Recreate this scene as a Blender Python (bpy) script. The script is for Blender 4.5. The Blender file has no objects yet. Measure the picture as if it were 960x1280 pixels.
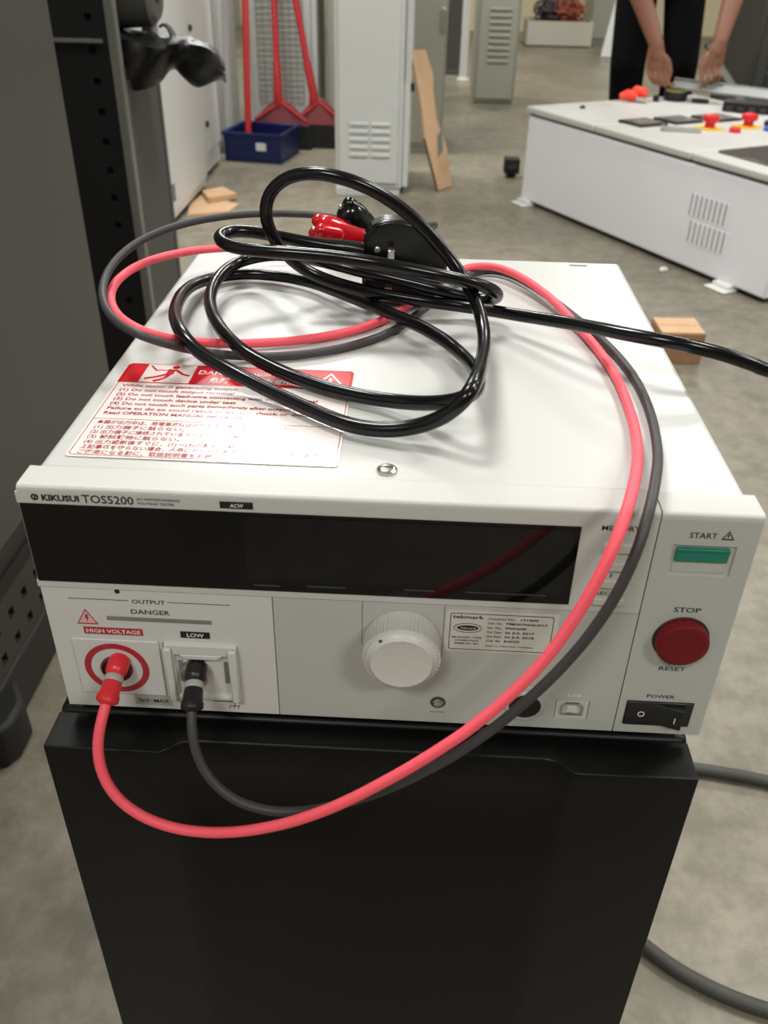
import bpy, math, random
from mathutils import Matrix, Vector
# ------------------------------------------------------------------ camera, world, light, exposure
scn = bpy.context.scene
col = scn.collection
def lin(c):
    out = []
    for v in c:
        v = v/255.0
        out.append(v/12.92 if v <= .04045 else ((v+.055)/1.055)**2.4)
    return tuple(out)
def rx(a): return Matrix.Rotation(a, 3, 'X')
def rz(a): return Matrix.Rotation(a, 3, 'Z')
CAM = Vector((.0111, -.3143, .9495))
cam_d = bpy.data.cameras.new('camera'); cam = bpy.data.objects.new('camera', cam_d); col.objects.link(cam)
cam_d.sensor_width = 36; cam_d.sensor_height = 36; cam_d.sensor_fit = 'AUTO'
cam_d.lens = 1099.56/1280*36
cam.matrix_world = Matrix.Translation(CAM) @ (rz(.0374) @ rx(.986) @ rz(.022)).to_4x4()
cam_d.clip_start = .01
cam_d.dof.use_dof = True; cam_d.dof.focus_distance = .50; cam_d.dof.aperture_fstop = 14
scn.camera = cam
world = bpy.data.worlds.new('world'); scn.world = world; world.use_nodes = True
world.node_tree.nodes['Background'].inputs[0].default_value = (.9, .95, 1, 1)
world.node_tree.nodes['Background'].inputs[1].default_value = .3
CEIL = 3.2
def ceiling_lamp(x, y, sx, sy, w):
    d = bpy.data.lights.new('ceiling_light', 'AREA'); d.shape = 'RECTANGLE'; d.size = sx; d.size_y = sy
    d.energy = w; d.color = (1, .995, .985)
    o = bpy.data.objects.new('ceiling_light', d); col.objects.link(o); o.location = (x, y, CEIL-.06)
for lx, ly, lw_ in ((-.8, 1.1, 66), (1.8, 1.1, 52), (-.8, 4.27, 78), (1.8, 4.27, 44), (-.8, 7.4, 66), (1.8, 7.4, 56)):
    ceiling_lamp(lx, ly, .85, .5, lw_)
ceiling_lamp(-.8, -2.05, .85, .5, 48); ceiling_lamp(1.8, -2.05, .85, .5, 48)
ceiling_lamp(4.4, 1.1, .85, .5, 55); ceiling_lamp(4.4, 4.27, .85, .5, 55)
vs = scn.view_settings
vs.view_transform = 'Standard'; vs.look = 'None'; vs.exposure = 0.0; vs.gamma = 1; vs.use_curve_mapping = False
# ------------------------------------------------------------------ materials
MATS = {}
def mat(name, rgb, rough=.5, metal=0, spec=.5, var=.0, scale=8, bump=0, bscale=80, emit=None, coat=0, rgb2=None, detail=4):
    if name in MATS: return MATS[name]
    m = bpy.data.materials.new(name); m.use_nodes = True; nt = m.node_tree
    b = nt.nodes['Principled BSDF']; c = lin(rgb)
    b.inputs['Base Color'].default_value = (*c, 1); b.inputs['Roughness'].default_value = rough
    b.inputs['Metallic'].default_value = metal; b.inputs['Specular IOR Level'].default_value = spec
    b.inputs['Coat Weight'].default_value = coat; b.inputs['Coat Roughness'].default_value = .08
    if var or rgb2 or bump:
        tc = nt.nodes.new('ShaderNodeTexCoord')
    if var or rgb2:
        n = nt.nodes.new('ShaderNodeTexNoise'); n.inputs['Scale'].default_value = scale; n.inputs['Detail'].default_value = detail
        nt.links.new(tc.outputs['Object'], n.inputs['Vector'])
        r = nt.nodes.new('ShaderNodeValToRGB'); r.color_ramp.elements[0].position = .3; r.color_ramp.elements[1].position = .7
        c2 = lin(rgb2) if rgb2 else tuple(min(1, v*(1+var)) for v in c)
        c1 = c if rgb2 else tuple(v*(1-var) for v in c)
        r.color_ramp.elements[0].color = (*c1, 1); r.color_ramp.elements[1].color = (*c2, 1)
        nt.links.new(n.outputs['Fac'], r.inputs['Fac']); nt.links.new(r.outputs['Color'], b.inputs['Base Color'])
    if bump:
        n2 = nt.nodes.new('ShaderNodeTexNoise'); n2.inputs['Scale'].default_value = bscale; n2.inputs['Detail'].default_value = 5
        nt.links.new(tc.outputs['Object'], n2.inputs['Vector'])
        bp = nt.nodes.new('ShaderNodeBump'); bp.inputs['Strength'].default_value = bump; bp.inputs['Distance'].default_value = .002
        nt.links.new(n2.outputs['Fac'], bp.inputs['Height']); nt.links.new(bp.outputs['Normal'], b.inputs['Normal'])
    if emit:
        b.inputs['Emission Color'].default_value = (*lin(rgb), 1); b.inputs['Emission Strength'].default_value = emit
    MATS[name] = m; return m
def concrete():
    m = bpy.data.materials.new('concrete'); m.use_nodes = True; nt = m.node_tree; N = nt.nodes.new; L = nt.links.new
    b = nt.nodes['Principled BSDF']; tc = N('ShaderNodeTexCoord')
    def noise(s, d, ro=.6):
        n = N('ShaderNodeTexNoise'); n.inputs['Scale'].default_value = s; n.inputs['Detail'].default_value = d; n.inputs['Roughness'].default_value = ro
        L(tc.outputs['Object'], n.inputs['Vector']); return n
    def ramp(n, p0, p1, c0, c1):
        r = N('ShaderNodeValToRGB'); r.color_ramp.elements[0].position = p0; r.color_ramp.elements[1].position = p1
        r.color_ramp.elements[0].color = (*c0, 1); r.color_ramp.elements[1].color = (*c1, 1); L(n.outputs['Fac'], r.inputs['Fac']); return r
    a = ramp(noise(1.3, 6), .35, .68, lin((124, 118, 104)), lin((150, 143, 125)))
    f = ramp(noise(22, 6, .7), .38, .62, (.62, .61, .57), (1, 1, 1))
    s = ramp(noise(7.5, 5, .65), .60, .70, (1, 1, 1), (.72, .70, .66))
    m1 = N('ShaderNodeMixRGB'); m1.blend_type = 'MULTIPLY'; m1.inputs[0].default_value = .8; L(a.outputs[0], m1.inputs[1]); L(f.outputs[0], m1.inputs[2])
    m2 = N('ShaderNodeMixRGB'); m2.blend_type = 'MULTIPLY'; m2.inputs[0].default_value = .7; L(m1.outputs[0], m2.inputs[1]); L(s.outputs[0], m2.inputs[2])
    L(m2.outputs[0], b.inputs['Base Color'])
    rr = ramp(noise(2.2, 4), .3, .7, (.3,)*3, (.48,)*3); L(rr.outputs[0], b.inputs['Roughness'])
    b.inputs['Specular IOR Level'].default_value = .45
    bp = N('ShaderNodeBump'); bp.inputs['Strength'].default_value = .12; bp.inputs['Distance'].default_value = .002
    L(noise(60, 5).outputs['Fac'], bp.inputs['Height']); L(bp.outputs['Normal'], b.inputs['Normal'])
    return m
M = dict(
    concrete=concrete(),
    wall=mat('wall_paint', (176, 176, 170), .7, var=.04, scale=1.5),
    ywall=mat('cream_wall_paint', (222, 208, 170), .7, var=.03, scale=2),
    ceil=mat('ceiling_paint', (215, 215, 210), .8, var=.02, scale=1),
    ivory=mat('ivory_powder_coat', (196, 196, 190), .33, spec=.5, var=.012, scale=6, bump=.05, bscale=900),
    bezel=mat('light_grey_plastic', (196, 195, 187), .42, var=.015, scale=9, bump=.04, bscale=1200),
    panel=mat('panel_grey_plastic', (184, 184, 176), .42, var=.015, scale=7, bump=.04, bscale=1200),
    lplast=mat('pale_plastic', (206, 205, 199), .38, var=.01, scale=12),
    knob=mat('knob_plastic', (206, 204, 196), .4, var=.015, scale=30),
    btn=mat('button_plastic', (202, 199, 188), .4, var=.01, scale=30),
    gap=mat('shadow_gap_dark', (62, 60, 56), .7, var=.05, scale=20),
    disp=mat('display_window_black', (7, 7, 8), .10, spec=.36, var=.1, scale=5),
    lcd=mat('display_glass_dark', (14, 14, 15), .07, spec=.4, var=.1, scale=3),
    seg=mat('display_mark_grey', (60, 60, 60), .3, var=.1, scale=50),
    ink=mat('black_ink', (26, 25, 24), .55, var=.05, scale=200),
    redink=mat('red_ink', (160, 26, 40), .3, var=.05, scale=300),
    whiteink=mat('white_ink', (232, 230, 226), .5, var=.02, scale=300),
    greyink=mat('grey_bar', (122, 124, 114), .5, var=.04, scale=60),
    tagblk=mat('black_tag', (24, 23, 22), .45, var=.05, scale=80),
    tagred=mat('red_tag', (172, 40, 52), .4, var=.04, scale=80),
    tagpink=mat('pink_triangle_print', (222, 178, 178), .4, var=.02, scale=80),
    tagsil=mat('silver_sticker', (166, 167, 158), .4, var=.05, scale=90),
    sticker=mat('calibration_sticker_paper', (205, 203, 192), .4, var=.015, scale=60),
    lred=mat('label_red', (206, 32, 42), .13, spec=.6, var=.03, scale=30),
    lwhite=mat('label_white', (232, 224, 217), .13, spec=.6, var=.015, scale=25),
    green=mat('teal_button', (22, 122, 100), .35, var=.05, scale=60),
    red=mat('red_button', (110, 14, 24), .5, spec=.3, var=.05, scale=60),
    blkpl=mat('black_plastic', (22, 22, 23), .35, var=.08, scale=40, bump=.05, bscale=600),
    metal=mat('bright_metal', (200, 196, 186), .28, metal=1, var=.05, scale=60),
    hole=mat('socket_hole_dark', (14, 13, 13), .6, var=.05, scale=60),
    hvhole=mat('red_socket_well', (96, 18, 26), .5, var=.05, scale=60),
    ped=mat('black_textured_plastic', (11, 11, 10), .4, spec=.22, var=.1, scale=14, bump=.03, bscale=300),
    pedtop=mat('black_smooth_plastic', (16, 16, 16), .36, spec=.35, var=.1, scale=14, bump=.02, bscale=200),
    cord=mat('black_glossy_sheath', (8, 8, 9), .2, spec=.42, var=.1, scale=90),
    redlead=mat('red_silicone_sheath', (255, 94, 106), .5, spec=.4, var=.03, scale=120),
    greylead=mat('dark_grey_silicone_sheath', (64, 61, 61), .5, spec=.4, var=.05, scale=120),
    redcon=mat('red_connector_plastic', (222, 44, 52), .35, var=.04, scale=150),
    blkcon=mat('black_connector_plastic', (18, 18, 18), .4, var=.06, scale=150),
    redboot=mat('red_vinyl_boot', (196, 18, 30), .16, spec=.6, var=.06, scale=60),
    blkboot=mat('black_vinyl_boot', (14, 14, 14), .16, spec=.6, var=.06, scale=60),
    plug=mat('black_plug_plastic', (16, 15, 15), .24, spec=.5, var=.06, scale=60),
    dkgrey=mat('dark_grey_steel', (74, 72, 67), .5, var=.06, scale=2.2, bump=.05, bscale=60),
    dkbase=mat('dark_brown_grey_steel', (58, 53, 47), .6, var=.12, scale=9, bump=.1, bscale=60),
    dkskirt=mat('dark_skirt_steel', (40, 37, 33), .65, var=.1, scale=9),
    rackblk=mat('black_rack_steel', (20, 19, 18), .6, var=.08, scale=8),
    rackgrey=mat('rack_side_grey', (66, 66, 62), .55, var=.06, scale=6),
    strip=mat('rack_edge_grey', (116, 116, 108), .5, var=.06, scale=14),
    bag=mat('black_polythene', (38, 37, 36), .35, spec=.5, var=.12, scale=12, bump=.5, bscale=22),
    roll=mat('grey_rolled_foam', (84, 84, 80), .5, var=.08, scale=9),
    locker=mat('locker_grey_green', (206, 208, 204), .45, var=.03, scale=2.5),
    locker2=mat('locker_beige_grey', (160, 160, 146), .5, var=.03, scale=2.5),
    white=mat('white_cabinet_paint', (214, 213, 209), .4, var=.02, scale=3),
    lidw=mat('white_paint_dimmed', (196, 194, 188), .45, var=.02, scale=3),  # same paint as the cabinet body, darkened for the weaker light on top
    bodyw=mat('white_paint_lit', (240, 240, 244), .4, var=.02, scale=3),  # same paint as the lid, lightened for the stronger light on the front
    dark=mat('dark_recess', (30, 29, 28), .7, var=.1, scale=10),
    blue=mat('blue_crate_plastic', (16, 30, 82), .4, var=.1, scale=10),
    broomred=mat('broom_red_plastic', (176, 30, 34), .4, var=.06, scale=14),
    broomred2=mat('broom_dull_red', (112, 22, 28), .5, var=.1, scale=40),
    bristle=mat('black_bristles', (20, 19, 18), .8, var=.2, scale=60),
    card=mat('cardboard', (196, 160, 124), .8, var=.06, scale=18),
    cardd=mat('brown_cardboard', (150, 112, 78), .8, var=.08, scale=18),
    plyedge=mat('board_edge_dark', (104, 84, 62), .8, var=.1, scale=30),
    skin=mat('skin', (134, 92, 71), .5, var=.06, scale=14, spec=.4),
    cloth=mat('black_trouser_cloth', (7, 7, 8), .9, spec=.1, var=.12, scale=30, bump=.2, bscale=200),
    shirt=mat('dark_navy_cloth', (24, 25, 32), .85, var=.12, scale=30, bump=.2, bscale=200),
    hair=mat('black_hair', (16, 14, 13), .6, var=.1, scale=80),
    orange=mat('orange_red_plastic', (255, 66, 40), .4, var=.05, scale=30),
    yellow=mat('yellow_plastic', (236, 204, 40), .4, var=.04, scale=30),
    estop=mat('estop_red', (214, 36, 38), .35, var=.04, scale=30),
    bluebtn=mat('blue_button', (36, 92, 180), .4, var=.04, scale=30),
    screen=mat('grey_meter_glass', (128, 128, 122), .15, spec=.6, var=.06, scale=12),
    scrdark=mat('dark_screen_glass', (92, 86, 80), .2, spec=.6, var=.06, scale=6),
    alu=mat('aluminium_profile', (142, 143, 140), .5, metal=.2, var=.04, scale=12),
    olive=mat('olive_tape', (136, 128, 60), .5, var=.06, scale=40),
    machine=mat('charcoal_machine_steel', (46, 47, 47), .5, var=.08, scale=5),
    floorcab=mat('dark_grey_rubber_cable', (62, 60, 54), .6, var=.1, scale=30),
    wirered=mat('rust_red_wire', (150, 74, 56), .6, var=.15, scale=40),
    wireblk=mat('dark_wire', (52, 46, 50), .6, var=.15, scale=40),
    tray=mat('beige_tray_paint', (180, 176, 160), .55, var=.03, scale=5),
    paper=mat('white_scrap_plastic', (226, 226, 220), .5, var=.03, scale=30),
)
# ------------------------------------------------------------------ mesh helpers (all coordinates are world coordinates)
class MB:
    def __init__(s): s.v = []; s.f = []
    def add(s, vs, fs):
        o = len(s.v); s.v += [tuple(p) for p in vs]; s.f += [tuple(i+o for i in f) for f in fs]; return s
    def box(s, x0, x1, y0, y1, z0, z1):
        return s.add([(x0,y0,z0),(x1,y0,z0),(x1,y1,z0),(x0,y1,z0),(x0,y0,z1),(x1,y0,z1),(x1,y1,z1),(x0,y1,z1)],
                     [(0,3,2,1),(4,5,6,7),(0,1,5,4),(1,2,6,5),(2,3,7,6),(3,0,4,7)])
    def prism(s, poly, M4, h):            # poly in local xy, extruded along local z from 0 to h
        n = len(poly)
        vs = [M4 @ Vector((p[0], p[1], 0)) for p in poly] + [M4 @ Vector((p[0], p[1], h)) for p in poly]
        fs = [tuple(range(n))[::-1], tuple(range(n, 2*n))] + [(i, (i+1) % n, n+(i+1) % n, n+i) for i in range(n)]
        return s.add(vs, fs)
    def ring(s, outer, inner, M4, h):     # outlined prism, equal point counts
        n = len(outer)
        vs = [M4 @ Vector((p[0], p[1], k)) for k in (0, h) for p in outer] + [M4 @ Vector((p[0], p[1], k)) for k in (0, h) for p in inner]
        fs = []
        for i in range(n):
            j = (i+1) % n
            fs += [(i, j, n+j, n+i), (2*n+j, 2*n+i, 3*n+i, 3*n+j), (n+i, n+j, 3*n+j, 3*n+i), (j, i, 2*n+i, 2*n+j)]
        return s.add(vs, fs)
    def lathe(s, prof, M4, n=24, lobes=0, amp=0):          # prof [(r, h)] about local z, capped
        vs = []; fs = []
        for k, (r, h) in enumerate(prof):
            for i in range(n):
                a = 2*math.pi*i/n; rr = r*(1+amp*math.cos(lobes*a)) if lobes else r
                vs.append(M4 @ Vector((rr*math.cos(a), rr*math.sin(a), h)))
        for k in range(len(prof)-1):
            for i in range(n):
                j = (i+1) % n; fs.append((k*n+i, k*n+j, (k+1)*n+j, (k+1)*n+i))
        fs += [tuple(range(n))[::-1], tuple(range((len(prof)-1)*n, len(prof)*n))]
        return s.add(vs, fs)
    def tube(s, pts, r, n=10, flat=1):
        pts = [Vector(p) for p in pts]; rs = r if isinstance(r, (list, tuple)) else [r]*len(pts)
        t0 = (pts[1]-pts[0]).normalized(); up = Vector((0,0,1)) if abs(t0.z) < .9 else Vector((1,0,0))
        nr = (up - t0*up.dot(t0)).normalized(); vs = []; fs = []
        for k, p in enumerate(pts):
            t = (pts[min(k+1, len(pts)-1)]-pts[max(k-1, 0)]).normalized()
            nr = (nr - t*nr.dot(t)).normalized(); b = t.cross(nr)
            for i in range(n):
                a = 2*math.pi*i/n; vs.append(p + nr*(math.cos(a)*rs[k]*flat) + b*(math.sin(a)*rs[k]))
        for k in range(len(pts)-1):
            for i in range(n):
                j = (i+1) % n; fs.append((k*n+i, k*n+j, (k+1)*n+j, (k+1)*n+i))
        fs += [tuple(range(n))[::-1], tuple(range((len(pts)-1)*n, len(pts)*n))]
        return s.add(vs, fs)
    def capsule(s, a, b, ra, rb, n=14, sq=1, side=None):     # tapered capsule
        a = Vector(a); b = Vector(b); d = b-a; L = max(d.length, 1e-5); M4 = frame(a, d, side)
        pr = []
        for k in range(6): t = k/6*math.pi/2; pr.append((ra*math.sin(t)+1e-5, -ra*math.cos(t)))
        pr.append((ra, 0)); pr.append((rb, L))
        for k in range(1, 7): t = k/6*math.pi/2; pr.append((rb*math.cos(t)+1e-5, L+rb*math.sin(t)))
        if sq != 1: M4 = M4 @ Matrix.Diagonal((1, sq, 1, 1))
        return s.lathe(pr, M4, n)
    def quadgrid(s, rows):
        n = len(rows[0]); vs = [p for r in rows for p in r]; fs = []
        for i in range(len(rows)-1):
            for j in range(n-1): fs.append((i*n+j, i*n+j+1, (i+1)*n+j+1, (i+1)*n+j))
        return s.add(vs, fs)
    def holed(s, x0, x1, z0, z1, holes, M4, t, depth):
        # plate in local xy, front at z=0, thickness t behind (local -z); holes (a0,a1,b0,b1) sink to depth with a floor
        xs = sorted({x0, x1} | {h[0] for h in holes} | {h[1] for h in holes}); zs = sorted({z0, z1} | {h[2] for h in holes} | {h[3] for h in holes})
        def dep(i, j):
            if i < 0 or j < 0 or i >= len(xs)-1 or j >= len(zs)-1: return -t
            cx = (xs[i]+xs[i+1])/2; cz = (zs[j]+zs[j+1])/2
            for h in holes:
                if h[0] < cx < h[1] and h[2] < cz < h[3]: return -(h[4] if len(h) > 4 else depth)
            return 0.0
        for i in range(len(xs)-1):
            for j in range(len(zs)-1):
                d = dep(i, j); a0, a1, b0, b1 = xs[i], xs[i+1], zs[j], zs[j+1]
                q = lambda *P: s.add([M4 @ Vector(p) for p in P], [(0,1,2,3)])
                q((a0,b0,d),(a1,b0,d),(a1,b1,d),(a0,b1,d))
                for (di, dj, pa, pb) in ((1,0,(a1,b0),(a1,b1)),(-1,0,(a0,b1),(a0,b0)),(0,1,(a1,b1),(a0,b1)),(0,-1,(a0,b0),(a1,b0))):
                    e = dep(i+di, j+dj)
                    if e < d: q((*pa,d),(*pa,e),(*pb,e),(*pb,d))
        return s
    def xf(s, M4, start=0):
        s.v = s.v[:start] + [tuple(M4 @ Vector(p)) for p in s.v[start:]]; return s
def frame(o, d, side=None):
    z = Vector(d).normalized(); u = Vector(side) if side else (Vector((0,0,1)) if abs(z.z) < .95 else Vector((1,0,0)))
    x = (u - z*u.dot(z)).normalized(); y = z.cross(x)
    m = Matrix.Identity(4)
    for i in range(3): m[i][0], m[i][1], m[i][2], m[i][3] = x[i], y[i], z[i], o[i]
    return m
ORG = {}
def obj(name, mb, m, parent=None, bevel=0, seg=2, smooth=True, angle=35, weld=False):
    org = ORG[parent.name] if parent else None
    if org is None:
        xs = [p[0] for p in mb.v]; ys = [p[1] for p in mb.v]; zs = [p[2] for p in mb.v]
        org = Vector(((min(xs)+max(xs))/2, (min(ys)+max(ys))/2, min(zs)))
    me = bpy.data.meshes.new(name)
    me.from_pydata([(p[0]-org.x, p[1]-org.y, p[2]-org.z) for p in mb.v], [], mb.f)
    me.materials.append(M[m] if isinstance(m, str) else m)
    if weld:
        import bmesh
        b = bmesh.new(); b.from_mesh(me); bmesh.ops.remove_doubles(b, verts=b.verts, dist=1e-6); bmesh.ops.recalc_face_normals(b, faces=b.faces); b.to_mesh(me); b.free()
    if smooth:
        me.polygons.foreach_set('use_smooth', [True]*len(me.polygons)); me.set_sharp_from_angle(angle=math.radians(angle))
    o = bpy.data.objects.new(name, me); col.objects.link(o)
    if parent: o.parent = parent
    else: o.location = org
    ORG[o.name] = org
    if bevel:
        bv = o.modifiers.new('bevel', 'BEVEL'); bv.width = bevel; bv.segments = seg; bv.limit_method = 'ANGLE'; bv.angle_limit = math.radians(40)
    return o
def thing(name, label, cat, loc, group=None):
    o = bpy.data.objects.new(name, None); col.objects.link(o); o.location = loc; o.empty_display_size = .05
    ORG[o.name] = Vector(loc); tag(o, label, cat, group); return o
def tag(o, label=None, cat=None, group=None, kind=None):
    for k, v in (('label', label), ('category', cat), ('group', group), ('kind', kind)):
        if v: o[k] = v
    return o
def struct(name, mb, m, **k): return tag(obj(name, mb, m, **k), kind='structure')
def shift(o, d, parent=None):                       # a copy of a part that shares its mesh
    c = o.copy(); col.objects.link(c); c.parent = parent or o.parent; c.location = o.location + Vector(d); ORG[c.name] = ORG[o.name]; return c
def bx(*a): return MB().box(*a)
def rbox(cx, cy, z0, sx, sy, sz, rot):
    m = MB().box(-sx/2, sx/2, -sy/2, sy/2, 0, sz); return m.xf(Matrix.Translation((cx, cy, z0)) @ Matrix.Rotation(rot, 4, 'Z'))
def circ(r, n=32, cx=0, cy=0, ry=None): return [(cx+r*math.cos(2*math.pi*i/n), cy+(ry or r)*math.sin(2*math.pi*i/n)) for i in range(n)]
def rrect(x0, x1, y0, y1, r, n=5):
    out = []
    for cx, cy, a in ((x1-r, y1-r, 0), (x0+r, y1-r, 90), (x0+r, y0+r, 180), (x1-r, y0+r, 270)):
        for i in range(n+1): t = math.radians(a+90*i/n); out.append((cx+r*math.cos(t), cy+r*math.sin(t)))
    return out
TXT = []
def text(s, M4, x, y, cap, m, parent, width=None, align='LEFT', bold=.014, name='lettering', slant=0):
    TXT.append((s, M4, x, y, cap, m, parent, width, align, bold, name, slant))
def flush_text():
    objs = []
    for t in TXT:
        c = bpy.data.curves.new('lettering', 'FONT'); c.body = t[0]; c.size = 1; c.align_x = t[8]; c.offset = t[9]; c.shear = t[11]; c.resolution_u = 2
        o = bpy.data.objects.new('lettering_curve', c); col.objects.link(o); objs.append(o)
    bpy.context.view_layer.update(); dg = bpy.context.evaluated_depsgraph_get()
    for t, o in zip(TXT, objs):
        me = bpy.data.meshes.new_from_object(o.evaluated_get(dg)); s, M4, x, y, cap, m, parent, width, align, bold, name, slant = t
        k = cap/.72; xs = [v.co.x for v in me.vertices]; w = max(xs)-min(xs); kx = width/w if width else k
        org = ORG[parent.name]; me.transform(Matrix.Translation(-org) @ M4 @ Matrix.Translation((x, y, .00012)) @ Matrix.Diagonal((kx, k, 1, 1)))
        me.materials.clear(); me.materials.append(M[m])
        n = bpy.data.objects.new(name, me); col.objects.link(n); n.parent = parent; ORG[n.name] = org
    for o in objs:
        c = o.data; bpy.data.objects.remove(o); bpy.data.curves.remove(c)
def remesh(mb, name, m, voxel, parent=None, smooth=4):
    o = obj(name, mb, m, parent)
    r = o.modifiers.new('r', 'REMESH'); r.mode = 'VOXEL'; r.voxel_size = voxel; r.use_smooth_shade = True
    s = o.modifiers.new('s', 'SMOOTH'); s.iterations = smooth; s.factor = .5
    bpy.context.view_layer.update(); me = bpy.data.meshes.new_from_object(o.evaluated_get(bpy.context.evaluated_depsgraph_get()))
    o.modifiers.clear(); old = o.data; o.data = me; bpy.data.meshes.remove(old); me.name = name
    if not me.materials: me.materials.append(M[m])
    return o
T4 = Matrix.Translation
def spl(pts, n=3):
    P = [Vector(p) for p in pts]; P = [P[0]*2-P[1]] + P + [P[-1]*2-P[-2]]; out = []
    for i in range(1, len(P)-2):
        a, b, c, d = P[i-1:i+3]
        for k in range(n):
            t = k/n; out.append(.5*((2*b)+(c-a)*t+(2*a-5*b+4*c-d)*t*t+(3*b-a-3*c+d)*t**3))
    out.append(P[-2]); return out
# ------------------------------------------------------------------ the room
struct('floor', bx(-2.2, 6.2, -6.2, 11.2, -.1, 0), 'concrete')
struct('ceiling', bx(-2.2, 6.2, -6.2, 11.2, CEIL, CEIL+.1), 'ceil')
struct('wall_left', bx(-2.3, -2.2, -6.2, 11.2, 0, CEIL), 'wall')
struct('wall_right', bx(6.2, 6.3, -6.2, 11.2, 0, CEIL), 'wall')
struct('wall_far', bx(-2.2, 6.2, 11.2, 11.3, 0, CEIL), 'ywall')
struct('wall_near', bx(-2.2, 6.2, -6.3, -6.2, 0, CEIL), 'wall')
struct('trim_1', bx(1.72, 1.98, 10.6, 11.2, 0, CEIL), 'locker2', bevel=.01)
# ------------------------------------------------------------------ pedestal
ZP = .605
ped = thing('pedestal', 'black plastic pedestal with a scooped front grip, carrying the voltage tester', 'pedestal', (0, .2, 0))
mb = MB(); y0, y1 = -.02, .37; xl, xr_ = -.1685, .1575
YZ = lambda x: Matrix(((0,0,1,x),(1,0,0,0),(0,1,0,0),(0,0,0,1)))     # local x->Y, y->Z, z->X
def pprof(k):                                                         # k = depth of the grip scoop, 0 at the sides
    return [(y0, 0), (y0, ZP-.075), (y0+.004*k, ZP-.062), (y0+.0085*k, ZP-.040), (y0+.0085*k, ZP-.020), (y0+.0075*k, ZP-.008), (y0+.0095*k, ZP-.0015), (y0+.014*k, ZP), (.004, ZP), (.004, 0)]
secs = [(xl, 0), (-.110, 0), (-.106, .25), (-.100, .85), (-.094, 1), (.083, 1), (.089, .85), (.094, .25), (.098, 0), (xr_, 0)]
for xx_, k in secs: mb.v += [(xx_, *p) for p in pprof(k)]
n_ = len(pprof(0))
for i in range(len(secs)-1):
    for j in range(n_): q = (j+1) % n_; mb.f.append((i*n_+j, i*n_+q, (i+1)*n_+q, (i+1)*n_+j))
mb.f += [tuple(range(n_)), tuple(range(9*n_, 10*n_))[::-1]]
obj('front_panel', mb, 'ped', ped, bevel=.0022, seg=3, weld=True, angle=50)
obj('shell', bx(xl-.0015, xr_+.0015, .0052, y1, 0, ZP-.0004), 'ped', ped, bevel=.004, seg=3)
# ------------------------------------------------------------------ voltage tester
ZB = .615; H = .132; ZT = ZB+H; HW = .160
tester = thing('voltage_tester', 'ivory bench voltage tester with black display window, on the black pedestal', 'tester', (0, .17, ZP))
FR = Matrix(((1,0,0,0),(0,0,-1,0),(0,1,0,ZB),(0,0,0,1)))        # front plane: local x->X, y->Z above base, z-> -Y (out of the panel)
TP = Matrix.Translation((0, 0, ZT))                               # top plane
def fr(d): return FR @ T4((0, 0, d))
cs = MB().box(-.157, .157, .016, .339, ZB+.0005, ZT-.0004)
case = obj('case', cs, 'ivory', tester, bevel=.003, seg=3)
obj('top_screw', MB().lathe([(.0046, -.001), (.0046, .0008), (.0036, .0016), (.0024, .0019)], T4((-.0006, .0253, ZT)), 20), 'metal', tester)
obj('screw_slot', bx(-.0034, .0022, .0249, .0257, ZT+.0016, ZT+.0021), 'hole', tester)
obj('vent_slit', MB().prism(rrect(.119, .132, .3290, .3302, .0005), TP @ T4((0,0,-.0004)), .0005), 'greyink', tester)
for sx in (-.13, .13):
    for sy in (.04, .31):
        obj('foot', MB().lathe([(.010, 0), (.011, .004), (.011, .0106)], T4((sx, sy, ZP)), 20), 'blkpl', tester)
pr = [(.0014, 0), (.0014, .1287), (0, .1287), (0, .1297)] + [(.0023-.0023*math.cos(math.radians(a)), .1297+.0023*math.sin(math.radians(a))) for a in (22, 45, 68, 90)] + [(.017, H), (.017, 0)]
mbz = MB().prism(pr, T4((0,0,ZB)) @ YZ(-HW), .1165+HW)
bez = obj('bezel', mbz, 'bezel', tester)
obj('bezel', MB().prism(pr, T4((0,0,ZB)) @ YZ(.1171), HW-.1171), 'bezel', tester)
obj('bezel_seam', bx(.1164, .1172, .0012, .0165, ZB, ZT-.0006), 'gap', tester)
# fascia plates
fas = obj('upper_fascia', MB().holed(-HW, .1165, .0767, .1287, [(-HW-.001, .0842, .0802, .1231, .0013)], fr(0), .0014, .0013), 'bezel', tester, smooth=False, weld=True)
dsp = obj('display_window', MB().prism(rrect(-HW, .0841, .0803, .1230, .0004, 2), fr(-.0013), .0016), 'disp', tester)
obj('display_glass', MB().prism([(-.062, .0865), (.0815, .0865), (.0815, .1212), (-.062, .1212)], fr(.0003), .0002), 'lcd', dsp)
for a, b, z in ((-.0595, -.0475, .0832), (-.035, -.0175, .0838), (.009, .023, .0843), (.037, .0735, .0846)):
    obj('key_legend_mark', MB().prism([(a, z), (b, z), (b, z+.0007), (a, z+.0007)], fr(.0003), .00025), 'seg', dsp)
ctl = obj('control_fascia', MB().holed(-.0513, .1165, .0, .0761,
     [(-.0099, -.0096, .05, .0762), (.0282, .0285, .044, .0762), (.0862, .1030, .0068, .0200, .0011)], fr(0), .0014, .0012), 'panel', tester, smooth=False, weld=True)
outp = obj('output_fascia', MB().holed(-HW, -.0518, .0, .0761, [(-.1066, -.0712, .0095, .0452, .0013)], fr(0), .0014, .0013), 'lplast', tester, smooth=False, weld=True)
swp = obj('switch_fascia', MB().holed(.1171, HW, .0, .1287, [(.1245, .1518, .0995, .1158, .0010), (.1206, .1534, .0058, .0220, .0011)], fr(0), .0014, .0013), 'panel', tester, smooth=False, weld=True)
obj('latch_hole', MB().prism(circ(.0013, 14, -.124, .0757), fr(0), .00015), 'hole', tester)
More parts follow.
